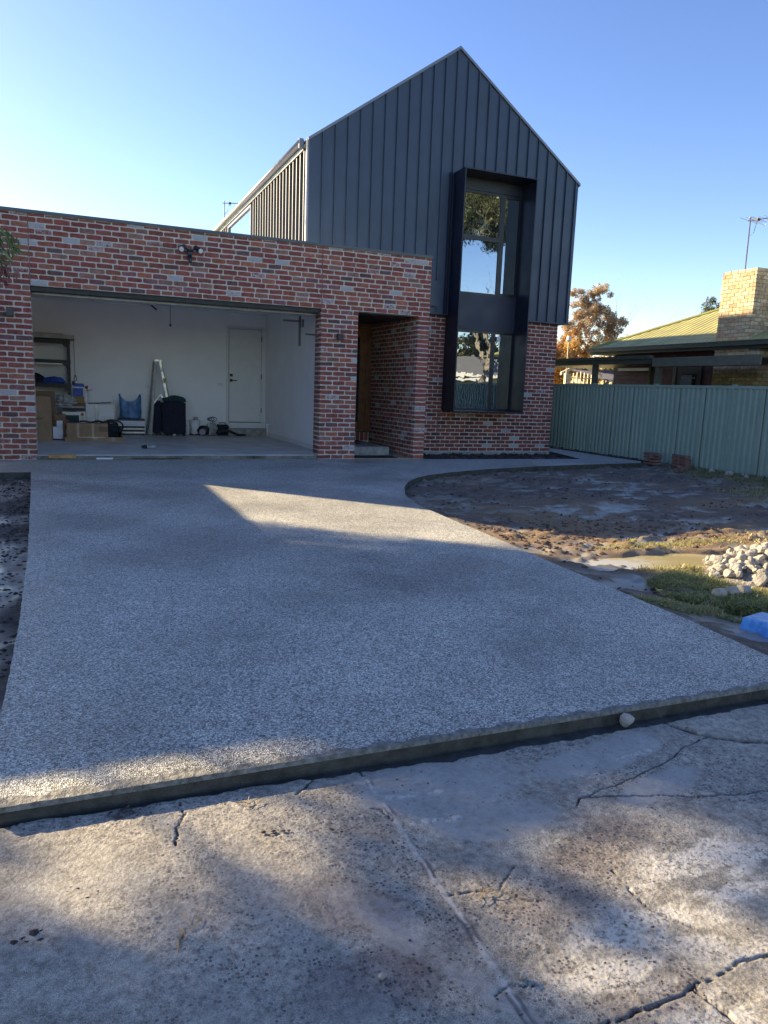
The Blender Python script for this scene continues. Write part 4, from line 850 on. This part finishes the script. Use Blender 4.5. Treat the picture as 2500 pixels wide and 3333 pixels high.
sub(b, 'tape', (.22,-.133,.18), (.385,-.1315,.28), 'card_dark')
# tv carton
b = box_thing('television_carton', 'white printed television box with a dark screen picture', 'box', (.33,4.2,.13), (.79,4.34,.69), 'white'); sub(b, 'print', (-.23,-.0715,.47), (.23,-.0705,.555), 'black'); pr_ = sub(b, 'print', (-.20,-.0715,.10), (.10,-.0705,.40), 'black'); sub(b, 'print', (-.10,-.0722,.20), (.08,-.0717,.36), 'teal'); sub(b, 'print', (-.20,-.0722,.10), (-.10,-.0717,.30), 'red')
txt('BAUHN', .05, (.14,-.073,.49), (math.pi/2, math.pi, 0), 'white', 'lettering', b); sub(b, 'energy_label', (.13,-.0722,.32), (.2,-.0712,.45), 'cream'); MB().tube([(.165,-.0722,.42),(.165,-.074,.42)], .032, 12).build('energy_dial', 'red', b)
box_thing('box_under_television_carton', 'low dark box beneath the television box', 'box', (.33,4.2,Fz), (.79,4.34,.128), 'card_dark')
# white drawers/panels
dr = thing('white_drawer_unit', 'low white unit with stacked drawer fronts beside the television box', 'drawers')
MB().box((.81,4.63,Fz),(1.38,5.0,.76)).build('carcass', 'white', dr)
for k in range(5):
    for x0, x1 in ((.80,.985),(1.06,1.385)): MB().box((x0,4.60,.10+k*.125),(x1,4.625,.215+k*.125)).build('drawer_front', 'white', dr, bevel=.003)
MB().box((.99,4.605,Fz),(1.055,4.625,.76)).build('divider', 'steel', dr); MB().box((1.385,4.58,.55),(1.40,4.7,.86)).build('side_panel', 'steel', dr)
def stick(name, label, a, b, r, mat): return tag(MB().tube([a, b], r, 6).build(name, mat), label, 'stick')
stick('wooden_stick', 'dark red slat lying across the top of the white drawers', (.86,4.62,.775), (1.33,4.66,.80), .012, 'maroon'); stick('wooden_stick', 'pale slat lying under the dark red slat on the white drawers', (.8,4.66,.772), (1.3,4.72,.775), .01, 'paper')
box_thing('flat_sheet', 'flat pale lid resting on the television box', 'lid', (.25,4.12,.695), (.75,4.5,.715), 'grey_plastic', .05)
def lump(name, label, cat, c, r, mat, seed, rough=.18, sub_=3, parent=None, freq=3., flat=.0):
    bm = bmesh.new(); bmesh.ops.create_icosphere(bm, subdivisions=sub_, radius=1); rr = random.Random(seed); ph = [rr.uniform(0, 6.28) for _ in range(9)]
    for v in bm.verts:
        p = v.co.copy(); k = 1+rough*(math.sin(p.x*freq+ph[0])*math.sin(p.y*freq*1.3+ph[1])+.6*math.sin(p.z*freq*1.7+ph[2]+p.x*2)+.4*math.sin(p.x*freq*3+ph[3])*math.sin(p.z*freq*3+ph[4]))
        p = Vector((p.x*r[0], p.y*r[1], p.z*r[2]))*k
        if p.z < -r[2]*(.8-flat): p.z = -r[2]*(.8-flat)
        v.co = p
    me = bpy.data.meshes.new(name); bm.to_mesh(me); bm.free(); me.materials.append(M[mat]); me.polygons.foreach_set('use_smooth', [True]*len(me.polygons)); o = bpy.data.objects.new(name, me); COL.objects.link(o); o.location = c
    if parent: o.parent = parent
    else: tag(o, label, cat)
    return o
lump('crumpled_plastic', 'crumpled clear grey plastic wrap on the lid', 'plastic wrap', (.40,4.3,.82), (.19,.12,.13), 'grey_plastic', 3, .3, 4, freq=6)
# paint cans etc by the shelf
pk = thing('blue_packet_stack', 'blue and white packets with a red spout standing beside the shelving post', 'packets')
MB().box((.56,4.7,.93),(.76,4.82,1.10)).build('packet', 'blue', pk, bevel=.008); MB().box((.57,4.7,1.105),(.79,4.82,1.2)).build('packet', 'blue', pk, bevel=.02); MB().box((.55,4.69,1.10),(.80,4.83,1.125)).build('band', 'white', pk)
MB().tube([(.80,4.72,1.12),(.86,4.72,1.12)], [.02,.045], 10).tube([(.82,4.70,1.05),(.95,4.68,1.07)], .008, 6).build('spout', 'red', pk); MB().box((.54,4.70,1.14),(.60,4.8,1.26)).build('cap', 'black', pk, bevel=.02)
box_thing('brown_block', 'brown wooden block under the blue packets', 'block', (.56,4.68,.78), (.78,4.84,.925), 'card'); box_thing('white_tube', 'slim white panel standing beside the brown block', 'panel', (.80,4.74,.77), (.84,4.78,1.03), 'white')
box_thing('small_plinth', 'low box holding the brown block beside the shelf', 'box', (.54,4.66,Fz), (.80,4.9,.775), 'card_dark')
# shelving
sf = thing('shelving_rack', 'black metal shelving rack against the left end of the back wall', 'shelf')
for x in (-.42,.49): 
    for y in (4.72,5.2): MB().box((x-.03,y-.03,Fz),(x+.03,y+.03,2.13)).build('post', 'black', sf)
for zz in (2.03,1.60,1.10): MB().box((-.42,4.70,zz),(.53,4.75,zz+.09)).build('beam', 'black', sf); MB().box((-.42,4.75,zz+.05),(.49,5.2,zz+.075)).build('shelf', 'black', sf)
for zz in (2.03,1.60,1.10):
    MB().add([(.46,4.70,zz-.08),(.46,4.72,zz-.08),(.36,4.72,zz),(.36,4.70,zz),(.46,4.70,zz),(.46,4.72,zz)], [(0,3,4),(1,5,2),(0,1,2,3)]).build('gusset', 'black', sf)
MB().box((-.3,4.68,1.595),(.36,4.695,1.61)).build('edge_strip', 'alu', sf)
box_thing('top_board', 'pale boards lying on top of the black shelving', 'boards', (-.5,4.6,2.135), (.62,5.2,2.22), 'fence_timber'); box_thing('top_board', 'upper narrow pale board on the shelving, lying on the wider boards', 'boards', (-.5,4.8,2.225), (.40,5.2,2.25), 'fence_timber')
stp = tag(MB().tube([(.60,4.62,2.13),(.605,4.62,1.5),(.61,4.62,1.38)], .005, 5).tube([(.61,4.62,1.38),(.585,4.62,1.30),(.60,4.62,1.24),(.635,4.62,1.26),(.635,4.62,1.32),(.61,4.62,1.38)], .009, 6).build('hanging_strap', 'black'), 'thin black strap with a loop hanging from the boards on the shelving', 'strap')
lump('blue_tarp', 'folded bright blue tarp on the lowest shelf', 'tarp', (.17,4.85,1.235), (.22,.15,.085), 'blue', 8, .16, 3, freq=4); lump('dark_bag', 'dark cloth bag at the left end of the lowest shelf', 'bag', (-.22,4.85,1.27), (.22,.15,.12), 'black_cloth', 5, .14)
# blue plastic bag on stack of packs
st = thing('flat_pack_stack', 'stack of wrapped grey flat packs under the blue plastic bag', 'stack')
for k in range(9):
    j = random.uniform(-.015,.015); MB().box((1.47+j,4.85+j,Fz+.002+k*.041),(2.06+j,5.2,Fz+.038+k*.041)).build('pack', 'paper' if k in (5,6,7) else ('steel' if k % 2 else 'black'), st, bevel=.003)
def bag():
    mb = MB(); n = 28; rows = 14; vs = []
    for j in range(rows):
        t = j/(rows-1)
        for i in range(n):
            a = 2*math.pi*i/n; rx = .225-.02*t+.02*math.sin(5*a+t*3); ry = .13*(1-.5*t)+.01*math.sin(7*a); h = .43*t
            if t > .55: h += (t-.55)*.26*(math.cos(a)**4)*1.1-(t-.55)*.10*(math.sin(a)**2)
            vs.append((rx*math.cos(a)*(1+.1*t*abs(math.cos(a)))+.008*math.sin(9*a+5*t), ry*math.sin(a)+.006*math.sin(11*a-4*t), h))
    fs = [(j*n+i, j*n+(i+1) % n, (j+1)*n+(i+1) % n, (j+1)*n+i) for j in range(rows-1) for i in range(n)]+[tuple(range(n))[::-1]]
    mb.add(vs, fs); o = mb.build('plastic_bag', 'plastic_blue', None, smooth=True, loc=(1.75,5.0,Fz+.375)); return tag(o, 'open blue plastic bag sitting on the stack of flat packs', 'bag')
bag()
# black hose tangle
hs = MB()
for k in range(7):
    c = Vector((1.22+random.uniform(-.1,.12), 3.42, .30+random.uniform(-.1,.06))); rr = random.uniform(.09,.17)
    hs.tube([c+Vector((rr*1.3*math.cos(a), .04*math.sin(a*2), rr*.8*math.sin(a))) for a in np.linspace(0, 6.28, 20)], .018, 6)
hs.tube([(.66+.06*i, 3.38, .44+.012*math.sin(i*1.3)) for i in range(12)], .02, 6).tube([(.95+.05*i, 3.34, .455-.01*i+.03*math.sin(i*.8)) for i in range(10)], .014, 6)
tag(hs.build('hose_tangle', 'black', smooth=True), 'tangled black hoses heaped behind the long brown box', 'hose')
lump('dark_sheet', 'black plastic sheeting bundled at the right end of the shallow tray', 'sheeting', (1.25,3.4,.22), (.16,.08,.17), 'black_cloth', 12, .25)
# ladder
ld = thing('step_ladder', 'aluminium step ladder folded open against the garage back wall', 'ladder')
def bar(a, b, w_, name, mat='alu'):
    a = Vector(a); b = Vector(b); d = (b-a).normalized(); q = d.to_track_quat('Z', 'X').to_matrix().to_4x4(); ln = (b-a).length; return MB().box((-w_/2,-w_*.3,0),(w_/2,w_*.3,ln), mat=Matrix.Translation(a) @ q).build(name, mat, ld, bevel=.002)
T0 = (2.33,4.95,1.78); T1 = (2.42,4.95,1.78)
bar((2.205,5.0,Fz), T0, .05, 'stile'); bar((2.13,5.22,Fz), (2.30,5.05,1.76), .045, 'stile'); bar((2.72,4.92,Fz), T1, .05, 'stile'); bar((2.80,5.22,Fz), (2.45,5.05,1.76), .045, 'stile')
for k in range(1, 6): t_ = k/6.2; bar((2.72-.3*t_, 4.93, Fz+1.7*t_), (2.80-.35*t_, 5.2-.14*t_, Fz+1.7*t_), .03, 'rung')
MB().box((2.29,4.92,1.76),(2.46,5.08,1.80)).build('top_cap', 'alu', ld); bar((2.26,4.98,.78), (2.42,4.94,1.0), .03, 'brace'); bar((2.42,4.93,1.0), (2.64,4.92,.72), .03, 'brace')
MB().box((2.435,4.915,1.52),(2.48,4.935,1.62)).build('label', 'paper', ld); MB().box((2.48,4.91,1.28),(2.54,4.93,1.38)).build('label', 'timber', ld)
# suitcases
def case(a, b, name, label):
    r = thing(name, label, 'suitcase'); MB().box(a, b).build('body', 'navy', r, bevel=.03)
    for x in (a[0]+.06, b[0]-.06): MB().tube([(x,a[1]+.02,a[2]-.005),(x+.03,a[1]+.02,a[2]-.005)], .028, 10).build('wheel', 'black', r)
    MB().box((a[0]+.1,a[1]-.012,a[2]+.1),(b[0]-.1,a[1],a[2]+.45)).build('pocket', 'navy', r, bevel=.006); return r
case((2.46,4.78,Fz+.03), (2.97,5.03,.86), 'suitcase', 'large upright navy fabric suitcase with a teal cloth draped on top'); case((2.26,5.0,Fz+.03), (2.455,5.25,.86), 'suitcase', 'narrow navy suitcase half hidden behind the ladder leg')
lump('teal_cloth', 'dark teal jacket draped over the large suitcase', 'cloth', (2.72,4.88,.90), (.27,.15,.08), 'teal', 4, .2, 3)
MB()
bk = thing('white_bucket', 'white lidded bucket on the floor right of the suitcases', 'bucket'); MB().tube([(3.22,5.1,Fz),(3.22,5.1,.40)], [.10,.115], 16).build('body', 'white', bk, smooth=True); MB().tube([(3.22,5.1,.40),(3.22,5.1,.425)], .122, 16).build('lid', 'white', bk); MB().tube([(3.24,5.1,.425),(3.24,5.1,.50)], .05, 10).build('tin', 'steel', bk)
tag(MB().tube([(3.05,5.15,Fz),(3.05,5.15,.36),(3.05,5.15,.42)], [.06,.06,.03], 12).build('spray_bottle', 'white', smooth=True), 'pale bottle between the suitcase and the white bucket', 'bottle')
vac = thing('vacuum_cleaner', 'black vacuum cleaner heap with coiled cable on the garage floor', 'vacuum cleaner')
lump('body', None, None, (3.42,5.0,.19), (.15,.12,.12), 'black', 21, .1, 3, vac); MB().tube([(3.36,4.86,.16),(3.36,4.9,.16)], .075, 16).build('wheel', 'steel_blue', vac); lump('dust_bag', None, None, (3.6,5.02,.24), (.13,.1,.16), 'grey_plastic', 22, .2, 3, vac)
hb = MB()
for k in range(3): c = Vector((3.58,4.95,.46)); hb.tube([c+Vector(((.05+.02*k)*math.cos(a)+.04*k-.04,0,(.03+.012*k)*math.sin(a))) for a in np.linspace(0,6.28,14)], .008, 5)
hb.build('cable', 'black', vac, smooth=True)
tb = thing('tool_bag', 'black boxy tool bag beside the vacuum cleaner', 'bag'); MB().box((3.72,5.0,Fz),(4.02,5.2,.33)).build('body', 'black_cloth', tb, bevel=.03); MB().tube([(3.78,5.1,.32),(3.80,5.1,.37),(3.94,5.1,.37),(3.96,5.1,.32)], .012, 6).build('handle', 'black', tb)
tag(MB().tube([(3.70,4.80,.09),(3.74,4.80,.16),(3.85,4.80,.20),(4.0,4.80,.19),(4.12,4.82,.13),(4.2,4.85,.10),(4.32,4.9,.095),(4.4,4.95,.09)], .028, 8).build('vacuum_hose', 'black', smooth=True), 'curved black hose lying in front of the tool bag', 'hose')
tag(MB().tube([(3.08+.05*i,5.0+.02*math.sin(i),.085+.01*math.sin(i*2)) for i in range(6)], .018, 6).build('dark_rope', 'black', smooth=True), 'short dark cord on the floor in front of the bucket', 'cord')
btl = thing('drink_bottle', 'clear bottle with a black cap lying on the garage floor', 'bottle'); MB().tube([(1.79,1.32,.105),(1.94,1.335,.105)], .034, 12).build('body', 'grey_plastic', btl, smooth=True); MB().tube([(1.69,1.31,.105),(1.71,1.31,.105),(1.73,1.312,.105),(1.79,1.32,.105)], [.012,.018,.033,.033], 12).build('cap', 'black', btl, smooth=True)
box_thing('timber_offcut', 'orange brown timber offcut lying at the left of the garage threshold', 'timber', (.17,.0,.03), (.575,.06,.085), 'timber', rot=-.02)
box_thing('timber_strip', 'grey strip of wood lying along the middle of the garage threshold', 'timber', (1.45,.0,.004), (2.25,.035,.02), 'black', rot=.0); box_thing('timber_strip', 'pale thin strip on the garage threshold right of the timber offcut', 'timber', (.88,.0,.004), (1.14,.03,.03), 'paper')
# mats on the porch
def mat_(name, label, a, b, z, rot=0): o = MB().box((-(b[0]-a[0])/2,-(b[1]-a[1])/2,0),((b[0]-a[0])/2,(b[1]-a[1])/2,.012)).build(name, 'black_cloth', None, loc=((a[0]+b[0])/2,(a[1]+b[1])/2,z)); o.rotation_euler.z = rot; return tag(o, label, 'mat')
mat_('door_mat', 'dark mat on the porch floor in front of the concrete step', (5.45,.12), (6.35,.5), .004, .0); mat_('door_mat', 'dark mat on top of the concrete step at the front door', (5.5,1.5), (6.1,1.9), .171); mat_('door_mat', 'smaller dark mat on the step nearest the portal wall', (6.0,2.0), (6.35,2.3), .171)
# ================================================================== GARDEN THINGS
def rock(c, r, mat, name, label, cat, group=None, seed=0, sub_=2, fac=.35):
    rr = random.Random(seed); bm = bmesh.new(); bmesh.ops.create_icosphere(bm, subdivisions=sub_, radius=r)
    pl = [(Vector((rr.gauss(0,1), rr.gauss(0,1), rr.gauss(0,1))).normalized(), rr.uniform(.45,.8)*r) for _ in range(8)]
    for v in bm.verts:
        for n_, d_ in pl:
            e = v.co.dot(n_)-d_
            if e > 0: v.co -= n_*e
        v.co *= 1+rr.uniform(-.04,.04)
    sc_ = Vector((rr.uniform(.8,1.3), rr.uniform(.8,1.2), rr.uniform(.6,.95)))
    for v in bm.verts: v.co = Vector((v.co.x*sc_.x, v.co.y*sc_.y, v.co.z*sc_.z))
    me = bpy.data.meshes.new(name); bm.to_mesh(me); bm.free(); me.materials.append(M[mat]); o = bpy.data.objects.new(name, me); COL.objects.link(o); o.location = c; o.rotation_euler = (rr.uniform(0,6), rr.uniform(0,6), rr.uniform(0,6))
    return tag(o, label, cat, group)
MC = Vector((5.98,-8.74,-.10)); k = 0
mb = MB(); vs_ = [(MC.x, MC.y, .07)]; n_ = 24
for q_, z_ in ((.35, .04), (.6, -.03), (.82, -.12)):
    for i in range(n_): a = 6.283*i/n_; vs_.append((MC.x+q_*math.cos(a)*random.uniform(.92,1.08), MC.y+q_*.62*math.sin(a)*random.uniform(.92,1.08), z_+random.uniform(-.012,.012)))
mb.add(vs_, [(0, 1+i, 1+(i+1) % n_) for i in range(n_)]+[(1+j*n_+i, 1+(j+1)*n_+i, 1+(j+1)*n_+(i+1) % n_, 1+j*n_+(i+1) % n_) for j in range(2) for i in range(n_)])
o = mb.build('rubble_fines', 'rubble_fines'); tag(o, 'crushed fines under the pale rocks of the rubble pile', 'rubble', kind='stuff')
for lay in range(5):
    R = .86-.07*lay; n_ = int(76*(R/.86)**2)
    for i in range(n_):
        a = random.uniform(0, 6.28); q = R*math.sqrt(random.random()); x = MC.x-abs(q*math.cos(a))+.12; y = MC.y+q*.62*math.sin(a); zz = MC.z+.035+.21*(1-(q/.92)**1.3)+random.uniform(-.03,.02)
        rock((x, y, zz), random.uniform(.022,.042) if random.random() > .35 else random.uniform(.042,.068), 'rock', 'white_rock', 'pale broken rock in the rubble pile at the right edge', 'rock', 'pale rocks in the rubble pile', seed=1000+k); k += 1
for u, v, r_ in ((1385,1270,.05),(1395,1255,.035),(1420,1262,.045)):
    pass
for i, (u, v) in enumerate(((1545,1283),(1572,1279),(1598,1276))):
    p = dz(u, v, -.02); q = dz(u+22, v-2, -.02); d = (q-p).normalized(); o = MB().tube([p, p+d*.075], [.042,.04], 10).build('core_piece', 'rock', None, bevel=.004); tag(o, ['round concrete core piece nearest the grass in a row at the foot of the rubble','middle round concrete core piece of the row at the foot of the rubble','right hand round concrete core piece of the row at the foot of the rubble'][i], 'concrete piece')
# grass tufts
def blades(name, region, n, h, mat, kind_label, lean=.6, tone=None, zf=hmud, wdt=.006):
    vs = []; fs = []; r = []
    for i in range(n):
        x, y, dens = region(); z = zf(x, y)-.004; a = random.uniform(0, 6.28); hh = h*random.uniform(.4, 1.25)*dens; le = random.uniform(.1, lean)*hh*1.6; dx, dy = math.cos(a), math.sin(a); w_ = wdt*random.uniform(.6, 1.3)
        o_ = len(vs); vs += [(x-dy*w_, y+dx*w_, z), (x+dy*w_, y-dx*w_, z), (x+dx*le*.45+dy*w_*.7, y+dy*le*.45-dx*w_*.7, z+hh*.7), (x+dx*le*.45-dy*w_*.7, y+dy*le*.45+dx*w_*.7, z+hh*.7), (x+dx*le, y+dy*le, z+hh*(.95 if lean < .9 else .6))]
        fs += [(o_, o_+1, o_+2, o_+3), (o_+3, o_+2, o_+4)]; t_ = random.random() if tone is None else min(1, max(0, random.gauss(tone, .22))); r += [t_, t_]
    me = bpy.data.meshes.new(name); me.from_pydata(vs, [], fs); me.materials.append(M[mat]); at = me.attributes.new('rnd', 'FLOAT', 'FACE'); at.data.foreach_set('value', np.array(r, np.float32))
    o = bpy.data.objects.new(name, me); COL.objects.link(o); o['kind'] = 'stuff'; o['label'] = kind_label; o['category'] = 'grass'; return o
def ell(u, v, rx, ry, ang=0, z=-.08):
    p = dz(u, v, z); c_, s_ = math.cos(ang), math.sin(ang)
    def f():
        a = random.uniform(0, 6.28); q = math.sqrt(random.random()); ex, ey = q*math.cos(a)*rx, q*math.sin(a)*ry
        return p.x+ex*c_-ey*s_, p.y+ex*s_+ey*c_, 1-.6*q**3
    return f
def multi(*fs_): return lambda: random.choice(fs_)()
blades('grass', multi(ell(1490,1262,.32,.26,-.3), ell(1560,1285,.42,.24,-.6), ell(1560,1285,.42,.24,-.6), ell(1640,1300,.4,.24,-.6), ell(1580,1310,.45,.12,-.75)), 17000, .10, 'grass', 'green grass clump beside the driveway and the rubble pile', tone=.58, lean=1.3, wdt=.0028)
blades('grass', multi(ell(1500,1232,.55,.14,-.3), ell(1480,1322,.4,.1,-.8), ell(1430,1175,.9,.2,0)), 4500, .05, 'grass', 'yellowing thin grass round the clump', tone=.75, lean=1.6, wdt=.0025)
blades('grass', lambda: (random.uniform(11.3,12.2), random.uniform(-4.8,-1.6), random.uniform(.2,1)), 2600, .07, 'grass', 'short grass along the foot of the green fence', tone=.35)
blades('grass', lambda: (random.uniform(9.8,12.2), random.uniform(-6.5,-4.2), random.uniform(.2,1)), 3000, .06, 'grass', 'sparse grass at the right side of the mud', tone=.5)
blades('grass', lambda: (random.uniform(6.6,11.0), random.gauss(-7.6,.2), random.uniform(.3,1)), 2200, .05, 'grass', 'dry yellow grass along the sunlit strip', tone=.85, lean=1.)
def strawpt():
    while True:
        x, y = random.uniform(4.2,11.5), random.uniform(-9.0,-1.5)
        if random.random() < .25+.75*(y < -5.2): return x, y, random.uniform(.3,1)
blades('straw_litter', strawpt, 5200, .016, 'straw', 'loose straw and dead grass scattered on the mud', lean=2.6, wdt=.003)
# clods
def clod(reg, n, r0, r1, zf, name, label, mat='clod'):
    mb = MB()
    for i in range(n):
        x, y = reg(); z = zf(x, y); r = random.uniform(r0, r1)*random.uniform(.5,1); bm = [(1,0,0),(-1,0,0),(0,1,0),(0,-1,0),(0,0,1),(0,0,-.6),(.7,.6,.4),(-.6,.6,.5)]
        P = [Vector(p)*r*random.uniform(.6,1.3) for p in bm]; mb.add([(x+p.x*1.3, y+p.y, z+p.z*.7+r*.2) for p in P], [(0,6,4),(6,2,4),(2,7,4),(7,1,4),(1,3,4),(3,0,4),(0,5,2),(2,5,1),(1,5,3),(3,5,0),(0,2,6),(2,1,7)])
    o = mb.build(name, mat); return tag(o, label, 'soil', kind='stuff')
M['clod'] = simple('clod', (.045, .035, .032), .9, var=.35, vscale=9, bmp=.004)
M['clod_brown'] = simple('clod_brown', (.14, .085, .06), .95, var=.35, vscale=9, bmp=.004)
def regm():
    while True:
        x, y = random.uniform(4.2,11.9), random.uniform(-9.2,-1.2)
        if vnoise(np.array([x*1.4]), np.array([y*2.4]), 88)[0] > .45: return x, y
clod(regm, 1100, .006, .03, hmud, 'soil_clods', 'dark clods scattered over the muddy garden')
clod(lambda: (random.uniform(4.4,7.2), random.gauss(-7.0,.5)), 700, .01, .032, hmud, 'soil_clods', 'brown clods in the sunlit strip of mud', 'clod_brown')
clod(lambda: (random.uniform(-1.6,.25), random.uniform(-10,-1.75)), 3500, .006, .02, lambda x, y: -.08, 'soil_clods', 'black clods in the strip left of the driveway')
clod(lambda: (random.uniform(6.95,10.85), random.uniform(.2,1.55)), 500, .02, .07, lambda x, y: -.07, 'soil_clods', 'dark clods in the bed at the foot of the brick wall')
o = MB().box((6.87,-.1,-.2),(10.96,1.62,-.075)).build('garden_bed', 'clod'); tag(o, kind='structure')
lump_edge = clod(lambda: (random.gauss(11.9,.12), random.uniform(-.8,6)), 500, .015, .05, lambda x, y: -.02, 'soil_clods', 'dark soil between the path and the green fence')
# brick stacks by the fence
def pav(c, rz, rx, label, size=(.23,.11,.06)):
    o = MB().box((-size[0]/2,-size[1]/2,-size[2]/2),(size[0]/2,size[1]/2,size[2]/2)).build('old_brick', 'paver', None, bevel=.006, loc=c); o.rotation_euler = (rx, random.uniform(-.04,.04), rz); tag(o, label, 'brick', 'old bricks heaped by the fence'); return o
LV = ['lowest', 'second', 'third', 'topmost']
for k in range(4):
    for j in range(2): pav((11.72+.02*j, -.86-.13*j+random.uniform(-.03,.03), -.01+k*.062+.0), random.uniform(-.5,.3), random.uniform(-.12,.12), LV[k]+' old brick on the '+('house', 'street')[j]+' side of the leaning heap by the path corner', (.25,.12,.045))
for k in range(4): pav((11.88,-1.46,.0+k*.062), random.uniform(-.1,.1)+1.5, 0, LV[k]+' old brick in the left column of the square stack against the fence'); pav((11.85,-1.70,.0+k*.062) if k < 3 else (11.85,-1.68,.19), random.uniform(-.1,.1)+1.5, 0, LV[k]+' old brick in the right column of the square stack against the fence')
pav((11.62,-1.85,-.01), .6, .5, 'pinkish old brick tipped against the square stack'); pav((11.48,-1.95,-.03), .2, .1, 'pinkish old brick lying flat in front of the square stack')
for i, (x, y) in enumerate(((11.95,-2.3),(11.9,-2.75),(11.98,-3.0),(11.85,-3.2))): rock((x, y, -.05), .09, 'rock_grey', 'edging_stone', ['pale flat stone at the fence foot nearest the brick stack','second pale stone along the fence foot','third pale stone along the fence foot beside the grass','pale stone at the fence foot furthest from the brick stack'][i], 'stone', seed=70+i)
# blue block
p0 = onz(2398,2076,-.13); p1 = onz(2535,2112,-.13); ax_ = (p1-p0).normalized(); nx_ = Vector((-ax_.y, ax_.x, 0))
def BL(a, b, c_): return p0+ax_*a+nx_*b+Vector((0,0,c_))
mb = MB(); mb.add([BL(0,0,0),BL(.55,0,0),BL(.55,.26,0),BL(0,.26,0),BL(.0,.0,.03),BL(.55,0,.03),BL(.55,.26,.03),BL(0,.26,.03),BL(.015,.02,.135),BL(.54,.02,.135),BL(.53,.2,.15),BL(.06,.19,.15)],
 [(3,2,1,0),(0,1,5,4),(1,2,6,5),(2,3,7,6),(3,0,4,7),(4,5,9,8),(5,6,10,9),(6,7,11,10),(7,4,8,11),(8,9,10,11)])
o = mb.build('blue_block', 'blue_foam', None, bevel=.005); tag(o, 'bright blue painted block sitting in the slurry at the right edge of the driveway', 'block')
# stick, leaf, twig
a, b_ = dz(1440,1272,-.05), dz(1520,1285,-.05); tag(MB().tube([a, (a+b_)/2+Vector((0,0,.012)), b_], [.014,.017,.012], 7).build('fallen_stick', 'bark'), 'brown stick lying at the front of the grass clump', 'stick')
a = dz(1421,1277,-.05); tag(MB().add([a, a+Vector((.05,.0,.008)), a+Vector((.045,.05,.0)), a+Vector((.01,.045,.02))], [(0,1,2,3)]).build('yellow_leaf', simple('yl', (.6,.5,.05), .6)), 'single yellow leaf by the end of the brown stick', 'leaf')
a = dz(1587,1408,-.06) if False else dz(1537,1375-45,-.05); tag(MB().tube([a, a+Vector((0,.0,.07)), a+Vector((.01,0,.12))], .003, 5).tube([a+Vector((0,0,.06)), a+Vector((-.03,0,.1))], .002, 5).build('upright_twig', 'bark'), 'thin upright twig in the slurry beside the blue block', 'twig')
# stones and debris on the old concrete
ZO = -.052
def ost(u, v, r, mat, name, label, cat, s): p = dz(u, v, ZO); return rock((p.x, p.y, ZO+r*.35), r, mat, name, label, cat, seed=s)
ost(1355,1563,.042,'rock_grey','stone','knobbly grey stone lying against the kerb of the driveway','stone',5); ost(1180,1578,.014,'rock_grey','stone','small stone in the slurry gutter left of the knobbly one','stone',6)
ost(824,2111,.011,'rock','stone','small pale stone on the shaded concrete, near the bottom middle','stone',7); ost(1128,2112,.011,'rock_grey','stone','small grey stone right of the long joint near the bottom','stone',8)
for i, (u, v, n_, s_) in enumerate(((66,2022,9,.011),(270,1758,14,.009),(600,1795,10,.007),(170,1930,8,.006),(740,1795,7,.006))):
    p = dz(u, v, ZO); clod(lambda: (random.gauss(p.x,.022), random.gauss(p.y,.012)), n_, s_*.6, s_*1.3, lambda x, y: ZO, 'soil_crumbs', ['dark soil crumbs at the far left of the concrete','dark soil patch near the kerb on the left','crumbs of soil in the middle of the concrete','small crumbs left of centre','few crumbs beside the long joint'][i])
clod(lambda: (random.uniform(.3,3.0), random.uniform(-11.9,-10.7)), 900, .0012, .004, lambda x, y: ZO-.004, 'grit', 'fine dark grit scattered over the old concrete')
clod(lambda: (random.uniform(.3,3.0), random.uniform(-11.9,-10.7)), 160, .0012, .003, lambda x, y: ZO-.004, 'grit', 'fine white grit scattered over the old concrete', 'rock')
for i, (u, v) in enumerate(((400,2010),(1040,1928),(540,1742),(1500,1340))):
    p = dz(u, v, ZO); mb = MB()
    for k in range(5 if i else 3):
        q = p+Vector((random.uniform(-.015,.015), random.uniform(-.015,.015), .003)); d = Vector((random.uniform(-1,1), random.uniform(-1,1), .05)).normalized()*.025; mb.tube([q, q+d+Vector((.004,0,.004)), q+d*2], .0012, 4)
    if i == 0: mb.tube([p, p+Vector((-.02,-.03,.004)), p+Vector((-.025,-.07,.002))], .002, 5)
    if i == 3: continue
    tag(mb.build('grass_scrap', 'straw_solid' if False else 'timber'), ['curled dry grass scrap on the shaded concrete, lower left','dry moss scrap beside the long joint','dry grass scrap near the kerb on the left'][i], 'grass scrap')
